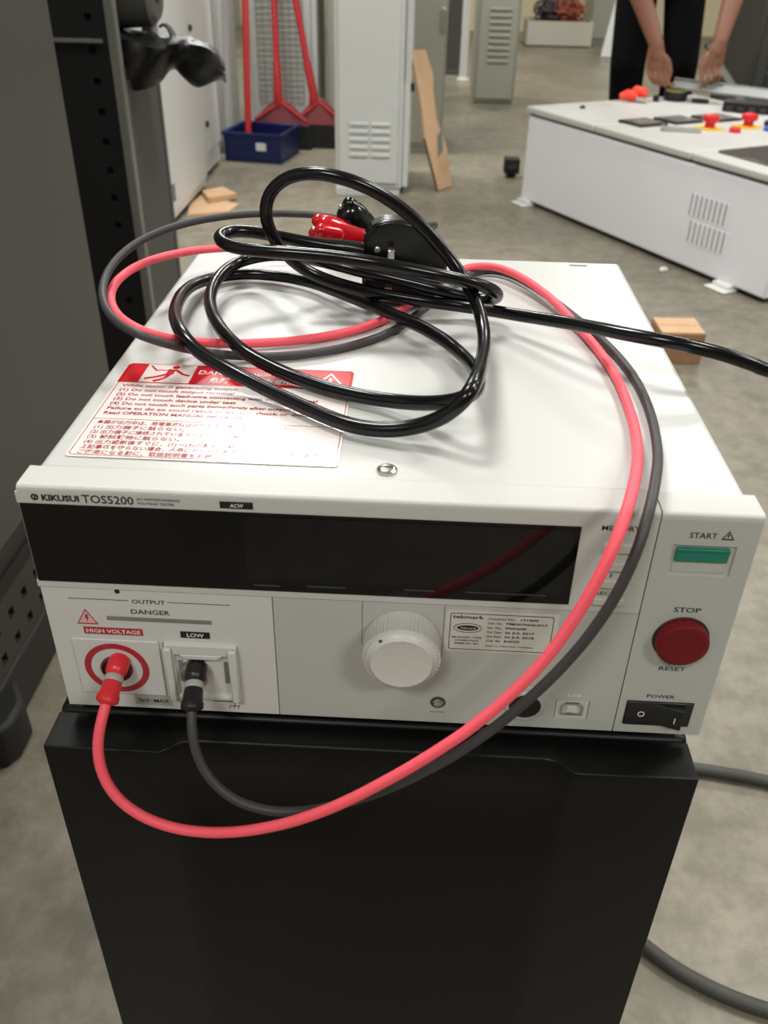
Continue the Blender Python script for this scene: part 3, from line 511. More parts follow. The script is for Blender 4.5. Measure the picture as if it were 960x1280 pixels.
# ------------------------------------------------------------------ cables on and in front of the tester
PATHS = {'cord': [(-0.0269,0.232,0.7824), (-0.0346,0.2301,0.7837), (-0.0423,0.2283,0.7851), (-0.0501,0.2266,0.7865), (-0.0578,0.225,0.7881), (-0.0656,0.2237,0.7897), (-0.0734,0.2228,0.7913), (-0.0813,0.2222,0.7928), (-0.0892,0.2216,0.7941), (-0.0969,0.2203,0.7951), (-0.1037,0.2172,0.7958), (-0.1082,0.2121,0.7959), (-0.1093,0.2054,0.7956), (-0.1068,0.1987,0.7951), (-0.1017,0.1931,0.7947), (-0.0951,0.1889,0.7946), (-0.0878,0.186,0.7947), (-0.08,0.184,0.7949), (-0.0721,0.1827,0.7949), (-0.0641,0.1818,0.7949), (-0.0561,0.1811,0.7948), (-0.0481,0.1801,0.7947), (-0.0401,0.1789,0.7945), (-0.0323,0.1773,0.7943), (-0.0244,0.1758,0.7939), (-0.0165,0.1748,0.7932), (-0.0085,0.1746,0.7921), (-0.0006,0.1749,0.7907), (0.0072,0.1758,0.7891), (0.015,0.1771,0.7874), (0.0226,0.1788,0.7856), (0.0299,0.1813,0.7835), (0.0368,0.1845,0.781), (0.0431,0.1885,0.7783), (0.0489,0.1931,0.7751), (0.0537,0.1982,0.7715), (0.057,0.2037,0.7675), (0.0574,0.2091,0.7634), (0.054,0.2133,0.7605), (0.0477,0.2156,0.7595), (0.0401,0.2162,0.7603), (0.0323,0.216,0.762), (0.0244,0.2156,0.7639), (0.0166,0.2151,0.7658), (0.0089,0.2143,0.7678), (0.0011,0.2133,0.7698), (-0.0066,0.2122,0.7717), (-0.0143,0.2113,0.7736), (-0.0222,0.2108,0.7754), (-0.03,0.2111,0.777), (-0.0377,0.2124,0.7783), (-0.0452,0.2148,0.7791), (-0.0522,0.2184,0.7793), (-0.0586,0.2231,0.7789), (-0.0643,0.2286,0.7779), (-0.0696,0.2345,0.7765), (-0.0746,0.2406,0.7749), (-0.0792,0.2469,0.773), (-0.0837,0.2532,0.7709), (-0.0883,0.2594,0.7687), (-0.0934,0.265,0.7664), (-0.0994,0.2688,0.7642), (-0.1057,0.2693,0.7625), (-0.1112,0.2658,0.7615), (-0.115,0.2595,0.761), (-0.1174,0.252,0.7608), (-0.1189,0.2441,0.7606), (-0.1198,0.2361,0.7602), (-0.1202,0.2281,0.7598), (-0.12,0.2201,0.7594), (-0.1193,0.2121,0.7592), (-0.1182,0.2042,0.7592), (-0.1166,0.1963,0.7593), (-0.1147,0.1885,0.7595), (-0.1124,0.1807,0.7597), (-0.1098,0.1731,0.7599), (-0.1069,0.1656,0.76), (-0.1037,0.1582,0.76), (-0.1002,0.151,0.7599), (-0.0964,0.1439,0.7598), (-0.0922,0.1371,0.7595), (-0.0874,0.1307,0.7588), (-0.0819,0.1252,0.7577), (-0.0756,0.1208,0.7561), (-0.0687,0.117,0.7544), (-0.0617,0.1134,0.753), (-0.0547,0.1094,0.7522), (-0.0479,0.1053,0.7518), (-0.041,0.1012,0.7516), (-0.0339,0.0973,0.7515), (-0.0266,0.0938,0.7516), (-0.0191,0.0906,0.7517), (-0.0114,0.0873,0.7521), (-0.0036,0.0837,0.753), (0.0043,0.0789,0.7547), (0.0121,0.0728,0.7575), (0.0196,0.0658,0.7613), (0.0266,0.0594,0.7655), (0.0326,0.0565,0.7689), (0.0371,0.0595,0.7705), (0.04,0.0687,0.7697), (0.0411,0.0827,0.767), (0.0408,0.0985,0.7635), (0.0392,0.1137,0.7605), (0.0366,0.1267,0.7584), (0.0332,0.1374,0.7574), (0.0293,0.1462,0.7572), (0.025,0.1537,0.7574), (0.0202,0.1604,0.7577), (0.015,0.1667,0.758), (0.0096,0.1726,0.7582), (0.0041,0.1785,0.7582), (-0.0013,0.1845,0.758), (-0.0065,0.1906,0.7577), (-0.0115,0.1969,0.7572), (-0.0163,0.2033,0.7566), (-0.0212,0.2097,0.756), (-0.0261,0.2161,0.7555), (-0.0311,0.2224,0.7549), (-0.0361,0.2286,0.7543), (-0.0412,0.2348,0.7538), (-0.0465,0.2409,0.7533), (-0.0519,0.2469,0.7529), (-0.0576,0.2525,0.7525), (-0.0637,0.2576,0.7522), (-0.0704,0.262,0.7519), (-0.0775,0.2657,0.7518), (-0.085,0.2686,0.7516), (-0.0927,0.2706,0.7515), (-0.1006,0.2716,0.7515), (-0.1084,0.2711,0.7515), (-0.1158,0.2688,0.7516), (-0.1224,0.2647,0.7518), (-0.1277,0.259,0.7523), (-0.1316,0.2523,0.753), (-0.1342,0.2448,0.754), (-0.1359,0.2371,0.7551), (-0.1368,0.2292,0.7561), (-0.1372,0.2212,0.757), (-0.1371,0.2132,0.7579), (-0.1367,0.205,0.7586), (-0.1358,0.1968,0.7593), (-0.1346,0.1882,0.7602), (-0.133,0.179,0.7612), (-0.1308,0.1691,0.7626), (-0.1281,0.1587,0.7642), (-0.1249,0.1481,0.7659), (-0.1215,0.1383,0.7672), (-0.1182,0.1301,0.7679), (-0.115,0.1237,0.7677), (-0.1118,0.119,0.7666), (-0.1082,0.1153,0.7649), (-0.1037,0.1121,0.7627), (-0.0981,0.1092,0.7604), (-0.0918,0.1064,0.7582), (-0.0851,0.1031,0.7563), (-0.0784,0.0993,0.7549), (-0.0718,0.0949,0.7539), (-0.0653,0.0903,0.7532), (-0.0588,0.0856,0.7527), (-0.0524,0.0808,0.7524), (-0.046,0.0759,0.7522), (-0.0396,0.071,0.7521), (-0.0332,0.0661,0.752), (-0.0265,0.0615,0.752), (-0.0196,0.0576,0.752), (-0.0121,0.0547,0.7522), (-0.0043,0.0528,0.7528), (0.0035,0.0517,0.754), (0.0111,0.0509,0.7561), (0.018,0.0501,0.7591), (0.0239,0.049,0.7631), (0.0284,0.0476,0.7676), (0.0318,0.0468,0.7719), (0.0345,0.0483,0.7751), (0.0367,0.0538,0.7765), (0.0388,0.0641,0.7756), (0.0409,0.0782,0.7731), (0.0428,0.0941,0.77), (0.0445,0.1096,0.7672), (0.0457,0.1232,0.7654), (0.0465,0.1348,0.7646), (0.0468,0.1448,0.7645), (0.0467,0.1536,0.765), (0.0462,0.1619,0.7658), (0.0455,0.17,0.7669), (0.0444,0.1778,0.7684), (0.0426,0.1853,0.7705), (0.04,0.1919,0.7736), (0.0363,0.197,0.7779), (0.0318,0.2003,0.7832), (0.0267,0.2021,0.789), (0.0213,0.2029,0.7948), (0.0158,0.203,0.8007), (0.0101,0.2026,0.8063), (0.0042,0.2019,0.8117), (-0.002,0.2008,0.8167), (-0.0085,0.1996,0.8213), (-0.0152,0.1982,0.8254), (-0.0223,0.1969,0.8289), (-0.0297,0.1961,0.8318), (-0.0374,0.1962,0.8338), (-0.0451,0.1972,0.8349), (-0.0529,0.1989,0.8348), (-0.0604,0.201,0.8335), (-0.0675,0.203,0.8307), (-0.0737,0.2047,0.8264), (-0.0784,0.2057,0.8206), (-0.0809,0.2061,0.8135), (-0.0808,0.2061,0.806), (-0.0784,0.2058,0.7986), (-0.0746,0.2059,0.7917), (-0.0697,0.2066,0.7855), (-0.0641,0.2079,0.78), (-0.0577,0.209,0.7755), (-0.0506,0.2094,0.7722), (-0.0431,0.2088,0.7698), (-0.0354,0.2078,0.768), (-0.0275,0.2071,0.7664), (-0.0197,0.207,0.7647), (-0.0119,0.2076,0.7631), (-0.004,0.2087,0.7616), (0.0037,0.21,0.7601), (0.0115,0.2114,0.7587), (0.0193,0.2123,0.7575), (0.0272,0.2124,0.7567), (0.035,0.2114,0.7563), (0.0425,0.209,0.7563), (0.0495,0.2055,0.7568), (0.056,0.2011,0.7576), (0.0621,0.1961,0.7586), (0.068,0.1908,0.7597), (0.0737,0.1854,0.7609), (0.0794,0.1799,0.7622), (0.085,0.1742,0.7636), (0.0906,0.1686,0.7649), (0.0961,0.1629,0.7663), (0.1017,0.1572,0.7675), (0.1073,0.1515,0.7686), (0.113,0.146,0.7697), (0.119,0.1407,0.7705), (0.1254,0.1359,0.7712), (0.1322,0.1318,0.7716), (0.1395,0.1287,0.7716), (0.1472,0.1267,0.7711), (0.155,0.1259,0.77), (0.1628,0.1261,0.7683), (0.1705,0.127,0.7662), (0.178,0.1283,0.7637), (0.1854,0.1299,0.7609), (0.1927,0.1317,0.758), (0.1999,0.1335,0.755)], 'red': [(-0.1285,-0.004,0.6484), (-0.1286,-0.0117,0.6463), (-0.1291,-0.019,0.6433), (-0.1302,-0.0253,0.6388), (-0.1314,-0.0306,0.6331), (-0.1321,-0.0349,0.6264), (-0.1316,-0.0385,0.6194), (-0.1297,-0.0416,0.6123), (-0.1263,-0.0443,0.6058), (-0.1214,-0.0465,0.6), (-0.1152,-0.0483,0.5954), (-0.1082,-0.0498,0.5921), (-0.1006,-0.0511,0.5901), (-0.0927,-0.0523,0.5893), (-0.0847,-0.0533,0.5896), (-0.0768,-0.0542,0.5907), (-0.0691,-0.055,0.5926), (-0.0614,-0.0558,0.5952), (-0.054,-0.0564,0.5982), (-0.0467,-0.0569,0.6016), (-0.0395,-0.0574,0.6054), (-0.0326,-0.0577,0.6095), (-0.0258,-0.0578,0.6138), (-0.0191,-0.0579,0.6184), (-0.0126,-0.0578,0.6233), (-0.0062,-0.0576,0.6282), (0,-0.0573,0.6333), (0.0063,-0.0569,0.6385), (0.0125,-0.0564,0.6436), (0.0187,-0.0556,0.6488), (0.0249,-0.0545,0.6538), (0.0311,-0.0532,0.6589), (0.0372,-0.0518,0.664), (0.043,-0.0502,0.6694), (0.0487,-0.0486,0.6749), (0.0541,-0.0469,0.6807), (0.0593,-0.0452,0.6867), (0.0642,-0.0435,0.6928), (0.0688,-0.0416,0.6992), (0.073,-0.0397,0.7059), (0.0768,-0.0376,0.7127), (0.0804,-0.0355,0.7196), (0.0837,-0.0333,0.7266), (0.0869,-0.0307,0.7336), (0.0899,-0.0277,0.7404), (0.0928,-0.0238,0.7467), (0.0956,-0.0186,0.7519), (0.0982,-0.0123,0.7557), (0.1007,-0.0051,0.7577), (0.1031,0.0025,0.7583), (0.1053,0.0102,0.758), (0.1074,0.018,0.7571), (0.1094,0.0257,0.7558), (0.1113,0.0334,0.7544), (0.113,0.0412,0.7529), (0.1145,0.0491,0.7518), (0.1158,0.057,0.7509), (0.1169,0.065,0.7504), (0.1177,0.073,0.7501), (0.1184,0.0811,0.7499), (0.1188,0.0892,0.7498), (0.1191,0.0973,0.7497), (0.1192,0.1054,0.7497), (0.1192,0.1134,0.7497), (0.119,0.1215,0.7498), (0.1186,0.1296,0.7498), (0.118,0.1377,0.7498), (0.1172,0.1457,0.7498), (0.1162,0.1538,0.7498), (0.1151,0.1618,0.7498), (0.1138,0.1697,0.7498), (0.1122,0.1777,0.75), (0.1104,0.1855,0.7503), (0.1084,0.1932,0.7506), (0.1063,0.2009,0.7511), (0.1042,0.2085,0.7515), (0.102,0.216,0.752), (0.0997,0.2236,0.7525), (0.0972,0.2312,0.7531), (0.0943,0.2387,0.7537), (0.091,0.2462,0.7544), (0.0873,0.2536,0.7551), (0.0833,0.2608,0.7558), (0.0792,0.2679,0.7562), (0.0749,0.2749,0.7564), (0.0704,0.2816,0.7563), (0.0653,0.2878,0.7561), (0.0593,0.2926,0.7556), (0.0524,0.2951,0.7549), (0.0453,0.2944,0.7541), (0.0389,0.2908,0.7532), (0.0336,0.285,0.7524), (0.0292,0.2783,0.7518), (0.0252,0.2713,0.7513), (0.0214,0.2642,0.7508), (0.0177,0.257,0.7505), (0.014,0.2498,0.7501), (0.0106,0.2425,0.7499), (0.0072,0.2351,0.7498), (0.0039,0.2278,0.7498), (0.0005,0.2204,0.7498), (-0.0033,0.2133,0.7498), (-0.0073,0.2063,0.7498), (-0.0118,0.1996,0.7498), (-0.0168,0.1932,0.7498), (-0.0223,0.1873,0.7498), (-0.0282,0.1818,0.7498), (-0.0345,0.1768,0.7498), (-0.0412,0.1723,0.7498), (-0.0483,0.1684,0.7498), (-0.0556,0.165,0.7498), (-0.0631,0.1622,0.7497), (-0.0709,0.1598,0.7497), (-0.0787,0.1577,0.7498), (-0.0865,0.1556,0.7501), (-0.0942,0.1531,0.7507), (-0.1016,0.1496,0.752), (-0.1084,0.1444,0.7543), (-0.1143,0.1369,0.7578), (-0.1192,0.1277,0.7624), (-0.1235,0.1184,0.7675), (-0.128,0.1119,0.7719), (-0.1335,0.1109,0.7744), (-0.1406,0.1168,0.7748), (-0.1489,0.1287,0.7734), (-0.1574,0.1442,0.7716), (-0.1645,0.1605,0.7702), (-0.1694,0.1755,0.7695), (-0.1718,0.1884,0.7694), (-0.1722,0.1992,0.7697), (-0.1711,0.2085,0.7701), (-0.1691,0.2168,0.7705), (-0.1663,0.2246,0.7707), (-0.1632,0.2321,0.7706), (-0.1597,0.2394,0.7703), (-0.156,0.2466,0.7698), (-0.1521,0.2536,0.7691), (-0.148,0.2606,0.7682), (-0.1438,0.2674,0.7672), (-0.1394,0.2741,0.7661), (-0.1346,0.2805,0.7649), (-0.1294,0.2865,0.7637), (-0.1237,0.292,0.7625), (-0.1174,0.297,0.7612), (-0.1107,0.3013,0.76), (-0.1037,0.3049,0.7589), (-0.0962,0.3079,0.7579), (-0.0885,0.3099,0.757), (-0.0806,0.3111,0.7563), (-0.0726,0.3114,0.7557), (-0.0645,0.3112,0.7554), (-0.0564,0.3106,0.7552), (-0.0484,0.3097,0.7553), (-0.0404,0.3087,0.7556), (-0.0324,0.3075,0.7561), (-0.0244,0.3065,0.757), (-0.0165,0.3056,0.758), (-0.0085,0.3052,0.7594), (-0.0007,0.3048,0.7613), (0.0065,0.3039,0.764), (0.012,0.3016,0.7679), (0.014,0.298,0.7725), (0.0117,0.2937,0.7766), (0.0062,0.2896,0.779), (-0.0007,0.2861,0.7796), (-0.0081,0.2831,0.7787), (-0.0156,0.2805,0.7773), (-0.0231,0.278,0.7756)], 'gray': [(-0.0905,-0.004,0.6467), (-0.0898,-0.0117,0.6445), (-0.0893,-0.0188,0.6413), (-0.0888,-0.0249,0.6365), (-0.0879,-0.0297,0.6304), (-0.0861,-0.0337,0.6237), (-0.0831,-0.037,0.6172), (-0.0787,-0.0399,0.6113), (-0.073,-0.0424,0.6064), (-0.0664,-0.0444,0.6028), (-0.0589,-0.0458,0.6006), (-0.0511,-0.0469,0.5998), (-0.0432,-0.0477,0.6004), (-0.0354,-0.0483,0.6021), (-0.0278,-0.0486,0.6046), (-0.0203,-0.0487,0.6076), (-0.0129,-0.0485,0.6108), (-0.0055,-0.048,0.6141), (0.0017,-0.0472,0.6176), (0.0087,-0.0464,0.6215), (0.0156,-0.0454,0.6257), (0.0222,-0.0445,0.6302), (0.0287,-0.0436,0.6349), (0.035,-0.0426,0.6398), (0.0411,-0.0414,0.6449), (0.0471,-0.04,0.6502), (0.0529,-0.0386,0.6556), (0.0585,-0.0371,0.6613), (0.0639,-0.0356,0.6671), (0.069,-0.0342,0.6732), (0.074,-0.0327,0.6794), (0.0786,-0.0314,0.6858), (0.083,-0.0301,0.6925), (0.087,-0.029,0.6994), (0.0906,-0.0279,0.7066), (0.0939,-0.0268,0.7139), (0.0968,-0.0255,0.7213), (0.0994,-0.0239,0.7287), (0.1018,-0.0216,0.736), (0.1041,-0.0183,0.7428), (0.1063,-0.0135,0.7486), (0.1086,-0.0074,0.7527), (0.1109,-0.0004,0.7552), (0.1132,0.0072,0.7561), (0.1154,0.0149,0.7561), (0.1176,0.0227,0.7554), (0.1196,0.0304,0.7543), (0.1215,0.0382,0.7532), (0.1231,0.046,0.7521), (0.1246,0.0539,0.7513), (0.1258,0.0619,0.7507), (0.1269,0.0699,0.7503), (0.1278,0.0779,0.75), (0.1285,0.0859,0.7498), (0.129,0.094,0.7496), (0.1293,0.1021,0.7495), (0.1293,0.1102,0.7495), (0.1292,0.1182,0.7495), (0.1287,0.1263,0.7496), (0.1281,0.1343,0.7496), (0.1271,0.1424,0.7496), (0.1259,0.1503,0.7496), (0.1245,0.1583,0.7496), (0.1229,0.1662,0.7496), (0.1211,0.1741,0.7496), (0.1191,0.1819,0.7496), (0.1168,0.1897,0.7496), (0.1143,0.1974,0.7497), (0.1116,0.205,0.75), (0.1087,0.2125,0.7502), (0.1057,0.22,0.7505), (0.1027,0.2275,0.7508), (0.0997,0.235,0.7509), (0.0968,0.2425,0.751), (0.0939,0.2501,0.7509), (0.0909,0.2576,0.7509), (0.0879,0.2651,0.7508), (0.0846,0.2725,0.7506), (0.081,0.2797,0.7505), (0.0771,0.2867,0.7503), (0.0725,0.2932,0.7501), (0.0669,0.2983,0.7499), (0.0603,0.3005,0.7498), (0.0537,0.2989,0.7498), (0.048,0.2941,0.7498), (0.0435,0.2876,0.7498), (0.0397,0.2805,0.7498), (0.0363,0.2733,0.7498), (0.0329,0.2659,0.7498), (0.0295,0.2586,0.7498), (0.0261,0.2513,0.7498), (0.0226,0.244,0.7497), (0.0192,0.2366,0.7497), (0.0159,0.2292,0.7496), (0.0128,0.2218,0.7496), (0.0098,0.2143,0.7496), (0.0068,0.2068,0.7496), (0.0036,0.1994,0.7496), (0,0.1922,0.7496), (-0.0041,0.1852,0.7496), (-0.0087,0.1786,0.7496), (-0.0137,0.1723,0.7496), (-0.0193,0.1665,0.7496), (-0.0252,0.1611,0.7496), (-0.0316,0.1561,0.7496), (-0.0383,0.1517,0.7496), (-0.0454,0.1478,0.7496), (-0.0528,0.1446,0.7496), (-0.0604,0.142,0.7496), (-0.0682,0.1401,0.7496), (-0.0761,0.139,0.7496), (-0.0841,0.1382,0.7498), (-0.0918,0.1374,0.7504), (-0.0992,0.1358,0.7515), (-0.1059,0.1327,0.7537), (-0.1116,0.1274,0.7571), (-0.1164,0.1204,0.7614), (-0.1207,0.113,0.7662), (-0.1252,0.1076,0.7703), (-0.1307,0.1062,0.773), (-0.1375,0.1099,0.774), (-0.1453,0.118,0.7739), (-0.1534,0.1291,0.7734), (-0.1608,0.1418,0.7733), (-0.1668,0.155,0.7739), (-0.1709,0.1679,0.7753), (-0.1729,0.1799,0.7773), (-0.1728,0.1907,0.7798), (-0.1711,0.2,0.7823), (-0.1682,0.2082,0.7846), (-0.1644,0.2155,0.7866), (-0.1598,0.2222,0.7883), (-0.1546,0.2282,0.7898), (-0.1489,0.2338,0.7911), (-0.1428,0.239,0.7921), (-0.1366,0.2441,0.7928), (-0.1303,0.2491,0.7932), (-0.1239,0.2541,0.7933), (-0.1175,0.2589,0.7932), (-0.1109,0.2637,0.793), (-0.1043,0.2683,0.7925), (-0.0975,0.2727,0.7919), (-0.0908,0.277,0.7911), (-0.084,0.2813,0.7902), (-0.0772,0.2856,0.7891), (-0.0705,0.2899,0.7879), (-0.0637,0.294,0.7864), (-0.0568,0.2976,0.7848), (-0.0494,0.3002,0.7832), (-0.0417,0.3016,0.7815), (-0.034,0.3026,0.7797), (-0.0266,0.3045,0.7778), (-0.0201,0.3081,0.7758), (-0.0146,0.3133,0.7737), (-0.0098,0.3194,0.7716), (-0.0051,0.3257,0.7696), (0,0.3312,0.768), (0.0061,0.3344,0.7674), (0.0122,0.3338,0.7683), (0.0168,0.3297,0.7707), (0.0189,0.3235,0.7738), (0.0181,0.3166,0.7767), (0.015,0.3099,0.7784), (0.0103,0.3038,0.7784), (0.0045,0.2986,0.7773), (-0.0021,0.2944,0.7758), (-0.0092,0.291,0.7743), (-0.0166,0.288,0.7729)]}
pc = thing('power_cord', 'black glossy power cord coiled on top of the tester, with three-pin plug', 'power cord', (0, .2, ZT))
ext = [(.238, .146, .744), (.30, .16, .730), (.40, .18, .690), (.52, .20, .60), (.62, .22, .45), (.70, .25, .25), (.78, .30, .08), (.88, .36, .012), (1.0, .42, .0040), (1.3, .52, .0040), (2.2, .72, .0040)]
cp = PATHS['cord'] + ext
obj('cable', MB().tube(spl(cp, 2), .0038, 12), 'cord', pc)
# three-pin plug, pins towards the camera, earth pin to the right
PM = T4((-.0003, .2330, ZT+.0278)) @ Matrix.Rotation(math.radians(4), 4, 'Z') @ Matrix(((1,0,0,0),(0,0,-1,0),(0,1,0,0),(0,0,0,1)))
po = [(-.0262, -.0150), (-.0250, -.0235), (-.0205, -.0262), (-.006, -.0270), (.012, -.0268), (.0195, -.0240), (.0250, -.0150), (.0275, -.006), (.0275, .004), (.0240, .0100), (.0150, .0185), (.0085, .0240), (-.002, .0262), (-.0120, .0262), (-.0190, .0235), (-.0250, .0160), (-.0266, .006)]
pb = obj('plug_body', MB().prism(po, PM @ T4((0,0,-.017)), .017), 'plug', pc, bevel=.0028, seg=3)
obj('plug_grip', MB().prism([(p[0]*.8, p[1]*.8) for p in po], PM @ T4((0,0,-.030)), .0135), 'plug', pc, bevel=.003, seg=3)
for px_, py_, a_, b_ in ((-.0085, .0078, .0021, .0032), (-.0098, -.0158, .0021, .0032), (.0135, -.0030, .0040, .0021)):
    pn = obj('plug_pin', MB().prism([(px_-a_, py_-b_), (px_+a_, py_-b_), (px_+a_, py_+b_), (px_-a_, py_+b_)], PM, .0100), 'metal', pc, bevel=.0005)
obj('plug_screw', MB().lathe([(.0019, -.0005), (.0019, .0006), (.0012, .0011)], PM @ T4((-.0168, .0085, 0)), 14), 'metal', pc)
obj('strain_relief', MB().tube([(-.0268, .2335, ZT+.0345), (-.036, .2310, ZT+.0368), (-.046, .2285, ZT+.0386)], [.0056, .0052, .0045], 12), 'plug', pc)
def dist_profile(pts, prof):
    """variable-radius tube over the first part of a path; prof [(distance, radius)]"""
    P = spl(pts, 4); out = []; rs = []; d = 0; prev = P[0]
    D = [0]
    for a, b in zip(P[:-1], P[1:]): D.append(D[-1]+(b-a).length)
    for s, r in prof:
        k = max(i for i in range(len(D)) if D[i] <= s+1e-9); k = min(k, len(P)-2)
        f = (s-D[k])/max(D[k+1]-D[k], 1e-9); out.append(P[k].lerp(P[k+1], f)); rs.append(r)
    return out, rs
def lead(name, label, key, m, mcon, mboot, rad, boot, root, folds):
    t = thing(name, label, 'test lead', root)
    pts = PATHS[key]; obj('cable', MB().tube(spl(pts, 2), rad, 12), m, t)
    con = pts[:8]; first = Vector(con[0]); con = [(first.x, .001, first.z)] + con
    for nm, pf, mm in (('connector', [(0, .0044), (.0020, .0046), (.0026, .0053), (.0095, .0051), (.0102, .0043), (.0120, .0043)], mcon),
                       ('connector_ring', [(.0120, .0043), (.0124, .0046), (.0148, .0046), (.0152, .0043)], 'tagsil'),
                       ('connector_sleeve', [(.0152, .0043), (.0160, .0046), (.0212, .0049), (.0220, .0055), (.0246, .0054), (.0252, .0046), (.0262, rad+.0005)], mcon)):
        p_, r_ = dist_profile(con, pf); obj(nm, MB().tube(p_, r_, 18), mm, t)
    # vinyl boot of the spring clip
    a, b = Vector(pts[-1]), Vector(boot); d = (b-a); L = d.length; ex = a - d.normalized()*.008
    E_ = L+.010
    pr = [(.0036, 0), (.0050, .004), (.0062, E_*.25), (.0078, E_*.5), (.0092, E_*.72), (.0096, E_*.86), (.0088, E_*.95), (.0062, E_*1.01), (.0028, E_*1.035), (.0004, E_*1.04)]
    bt = obj('clip_boot', MB().lathe(pr, frame(ex, d, (0, 0, 1)) @ Matrix.Diagonal((1, .88, 1, 1)), 24, lobes=3, amp=.04), mboot, t)
    m4 = frame(b, d, (0, 0, 1))
    for sx_, sy_ in folds:
        obj('boot_fold', MB().capsule(m4 @ Vector((sx_, sy_, -.010)), m4 @ Vector((sx_*1.05, sy_*1.05, .0010)), .0052, .0046, 14), mboot, bt)
    obj('clip_jaw', MB().capsule(m4 @ Vector((0, 0, -.004)), m4 @ Vector((0, 0, .0045)), .0022, .0016, 8), 'metal', t)
    return t
lead('red_test_lead', 'red test lead plugged into the ringed high voltage terminal, looping over the tester', 'red', 'redlead', 'redcon', 'redboot', .0026, (-0.0562, 0.2620, 0.7859), (-.13, -.01, ZB), ((.0042, .0030), (-.0036, .0034), (.0004, -.0050)))
lead('grey_test_lead', 'dark grey test lead plugged into the low terminal, looping over the tester', 'gray', 'greylead', 'blkcon', 'blkboot', .0024, (-0.0405, 0.2750, 0.7952), (-.09, -.01, ZB), ((.0044, -.0012),))
# ------------------------------------------------------------------ left: grey cabinet and black rack
XL = -.53
gc = thing('equipment_cabinet', 'large dark grey steel cabinet at the left edge of the picture', 'cabinet', (-.83, .66, 0))
obj('body', bx(-1.15, XL, .16, 1.09, .25, 1.95), 'dkgrey', gc, bevel=.006, seg=3)
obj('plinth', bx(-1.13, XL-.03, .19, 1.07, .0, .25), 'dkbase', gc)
br = MB().holed(.45, 1.07, .085, .185, [(.50+.045*i, .515+.045*i, .100+.045*j, .115+.045*j) for i in range(12) for j in range(2)], Matrix(((0,0,1,XL-.006),(1,0,0,0),(0,1,0,0),(0,0,0,1))), .02, .012)
obj('perforated_rail', br, 'dkbase', gc, smooth=False, weld=True)
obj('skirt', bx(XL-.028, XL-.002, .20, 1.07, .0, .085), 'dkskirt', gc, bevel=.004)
ftm = MB().prism([(-.60, .452), (-.515, .452), (-.503, .475), (-.503, .515), (-.532, .558), (-.60, .558)], T4((0,0,0)), .07)
obj('foot', ftm, 'rackblk', gc, bevel=.008)
rk_ = thing('steel_rack', 'black steel rack with perforated post behind the dark grey cabinet', 'rack', (-.83, 1.5, 0))
Y0, Y1, ZS = 1.375, 1.60, .735
obj('side_panel', bx(XL-.02, XL-.003, Y0+.014, Y1, .02, ZS-.02), 'rackgrey', rk_, bevel=.003)
obj('corner_post', bx(XL-.016, XL+.001, Y0-.004, Y0+.016, 0, 1.95), 'strip', rk_, bevel=.002)  # lighter grey paints in the light caught by this corner edge
obj('perforated_panel', MB().holed(-1.12, XL-.016, .02, 1.95, [(XL-.052, XL-.040, .06+.05*i, .072+.05*i) for i in range(36)], Matrix(((1,0,0,0),(0,0,-1,Y0),(0,1,0,0),(0,0,0,1))), .012, .010), 'rackblk', rk_, smooth=False, weld=True)
obj('rear_panel', bx(-1.12, -1.105, Y0+.014, Y1, .02, 1.95), 'rackblk', rk_)
obj('corner_post', bx(XL-.022, XL-.002, Y1, Y1+.02, 0, 1.95), 'rackgrey', rk_, bevel=.002)
obj('shelf', bx(-1.1, XL-.002, Y0+.016, Y1+.01, ZS-.018, ZS), 'rackblk', rk_, bevel=.002)
obj('shelf', bx(-1.1, XL-.002, Y0+.016, Y1+.01, 1.35, 1.37), 'rackblk', rk_, bevel=.002)
obj('label_strip', bx(-.668, -.556, Y0-.003, Y0-.0002, .777, .783), 'strip', rk_)
rg = thing('foam_roll', 'grey rolled sheet lying on the rack shelf above the plastic bag', 'roll', (-.50, 1.50, .80))
obj('rolled_sheet', MB().tube([(-.98, 1.46, .848), (-.75, 1.47, .85), (-.55, 1.485, .85), (-.495, 1.49, .85), (-.484, 1.49, .85)], [.058, .06, .06, .056, .044], 24), 'roll', rg)
obj('roll_core', MB().tube([(-.4845, 1.49, .85), (-.4805, 1.49, .85)], [.018, .017], 16), 'bag', rg)
# draped black polythene bag
random.seed(4)
bag = thing('plastic_bag', 'crumpled black polythene bag hanging off the rack shelf', 'bag', (-.45, 1.47, .70))
EA = [(-.5683, 1.5, .7881), (-.526, 1.5, .7826), (-.4891, 1.5, .7795), (-.4525, 1.5, .7751), (-.416, 1.5, .7681), (-.3903, 1.5, .7556), (-.3758, 1.5, .7319)]
EB = [(-.5451, 1.42, .7803), (-.5092, 1.42, .771), (-.4769, 1.42, .7655), (-.4405, 1.41, .7736), (-.4069, 1.4, .7741), (-.3766, 1.4, .7661), (-.3601, 1.43, .7326)]
EC = [(-.5637, 1.44, .6973), (-.5204, 1.44, .6984), (-.4875, 1.45, .7099), (-.4637, 1.46, .7318), (-.4401, 1.45, .723), (-.413, 1.44, .7051), (-.361, 1.44, .7275)]
ea, eb, ec = spl(EA, 4), spl(EB, 4), spl(EC, 4)
rows = []
for s in range(6): rows.append([a.lerp(b, s/5) + Vector((0, 0, .005*math.sin(s*1.9+i*.9) if 0 < s < 5 else 0)) for i, (a, b) in enumerate(zip(ea, eb))])
for s in range(1, 8): rows.append([a.lerp(b, s/7) + Vector((0, -.008*math.sin(s/7*math.pi)+.005*math.sin(i*1.1+s*.8), 0)) for i, (a, b) in enumerate(zip(eb, ec))])
for s in range(1, 5): rows.append([a.lerp(Vector((b.x, b.y+.02, b.z-.03)), s/4) for a, b in zip(ec, ea)])
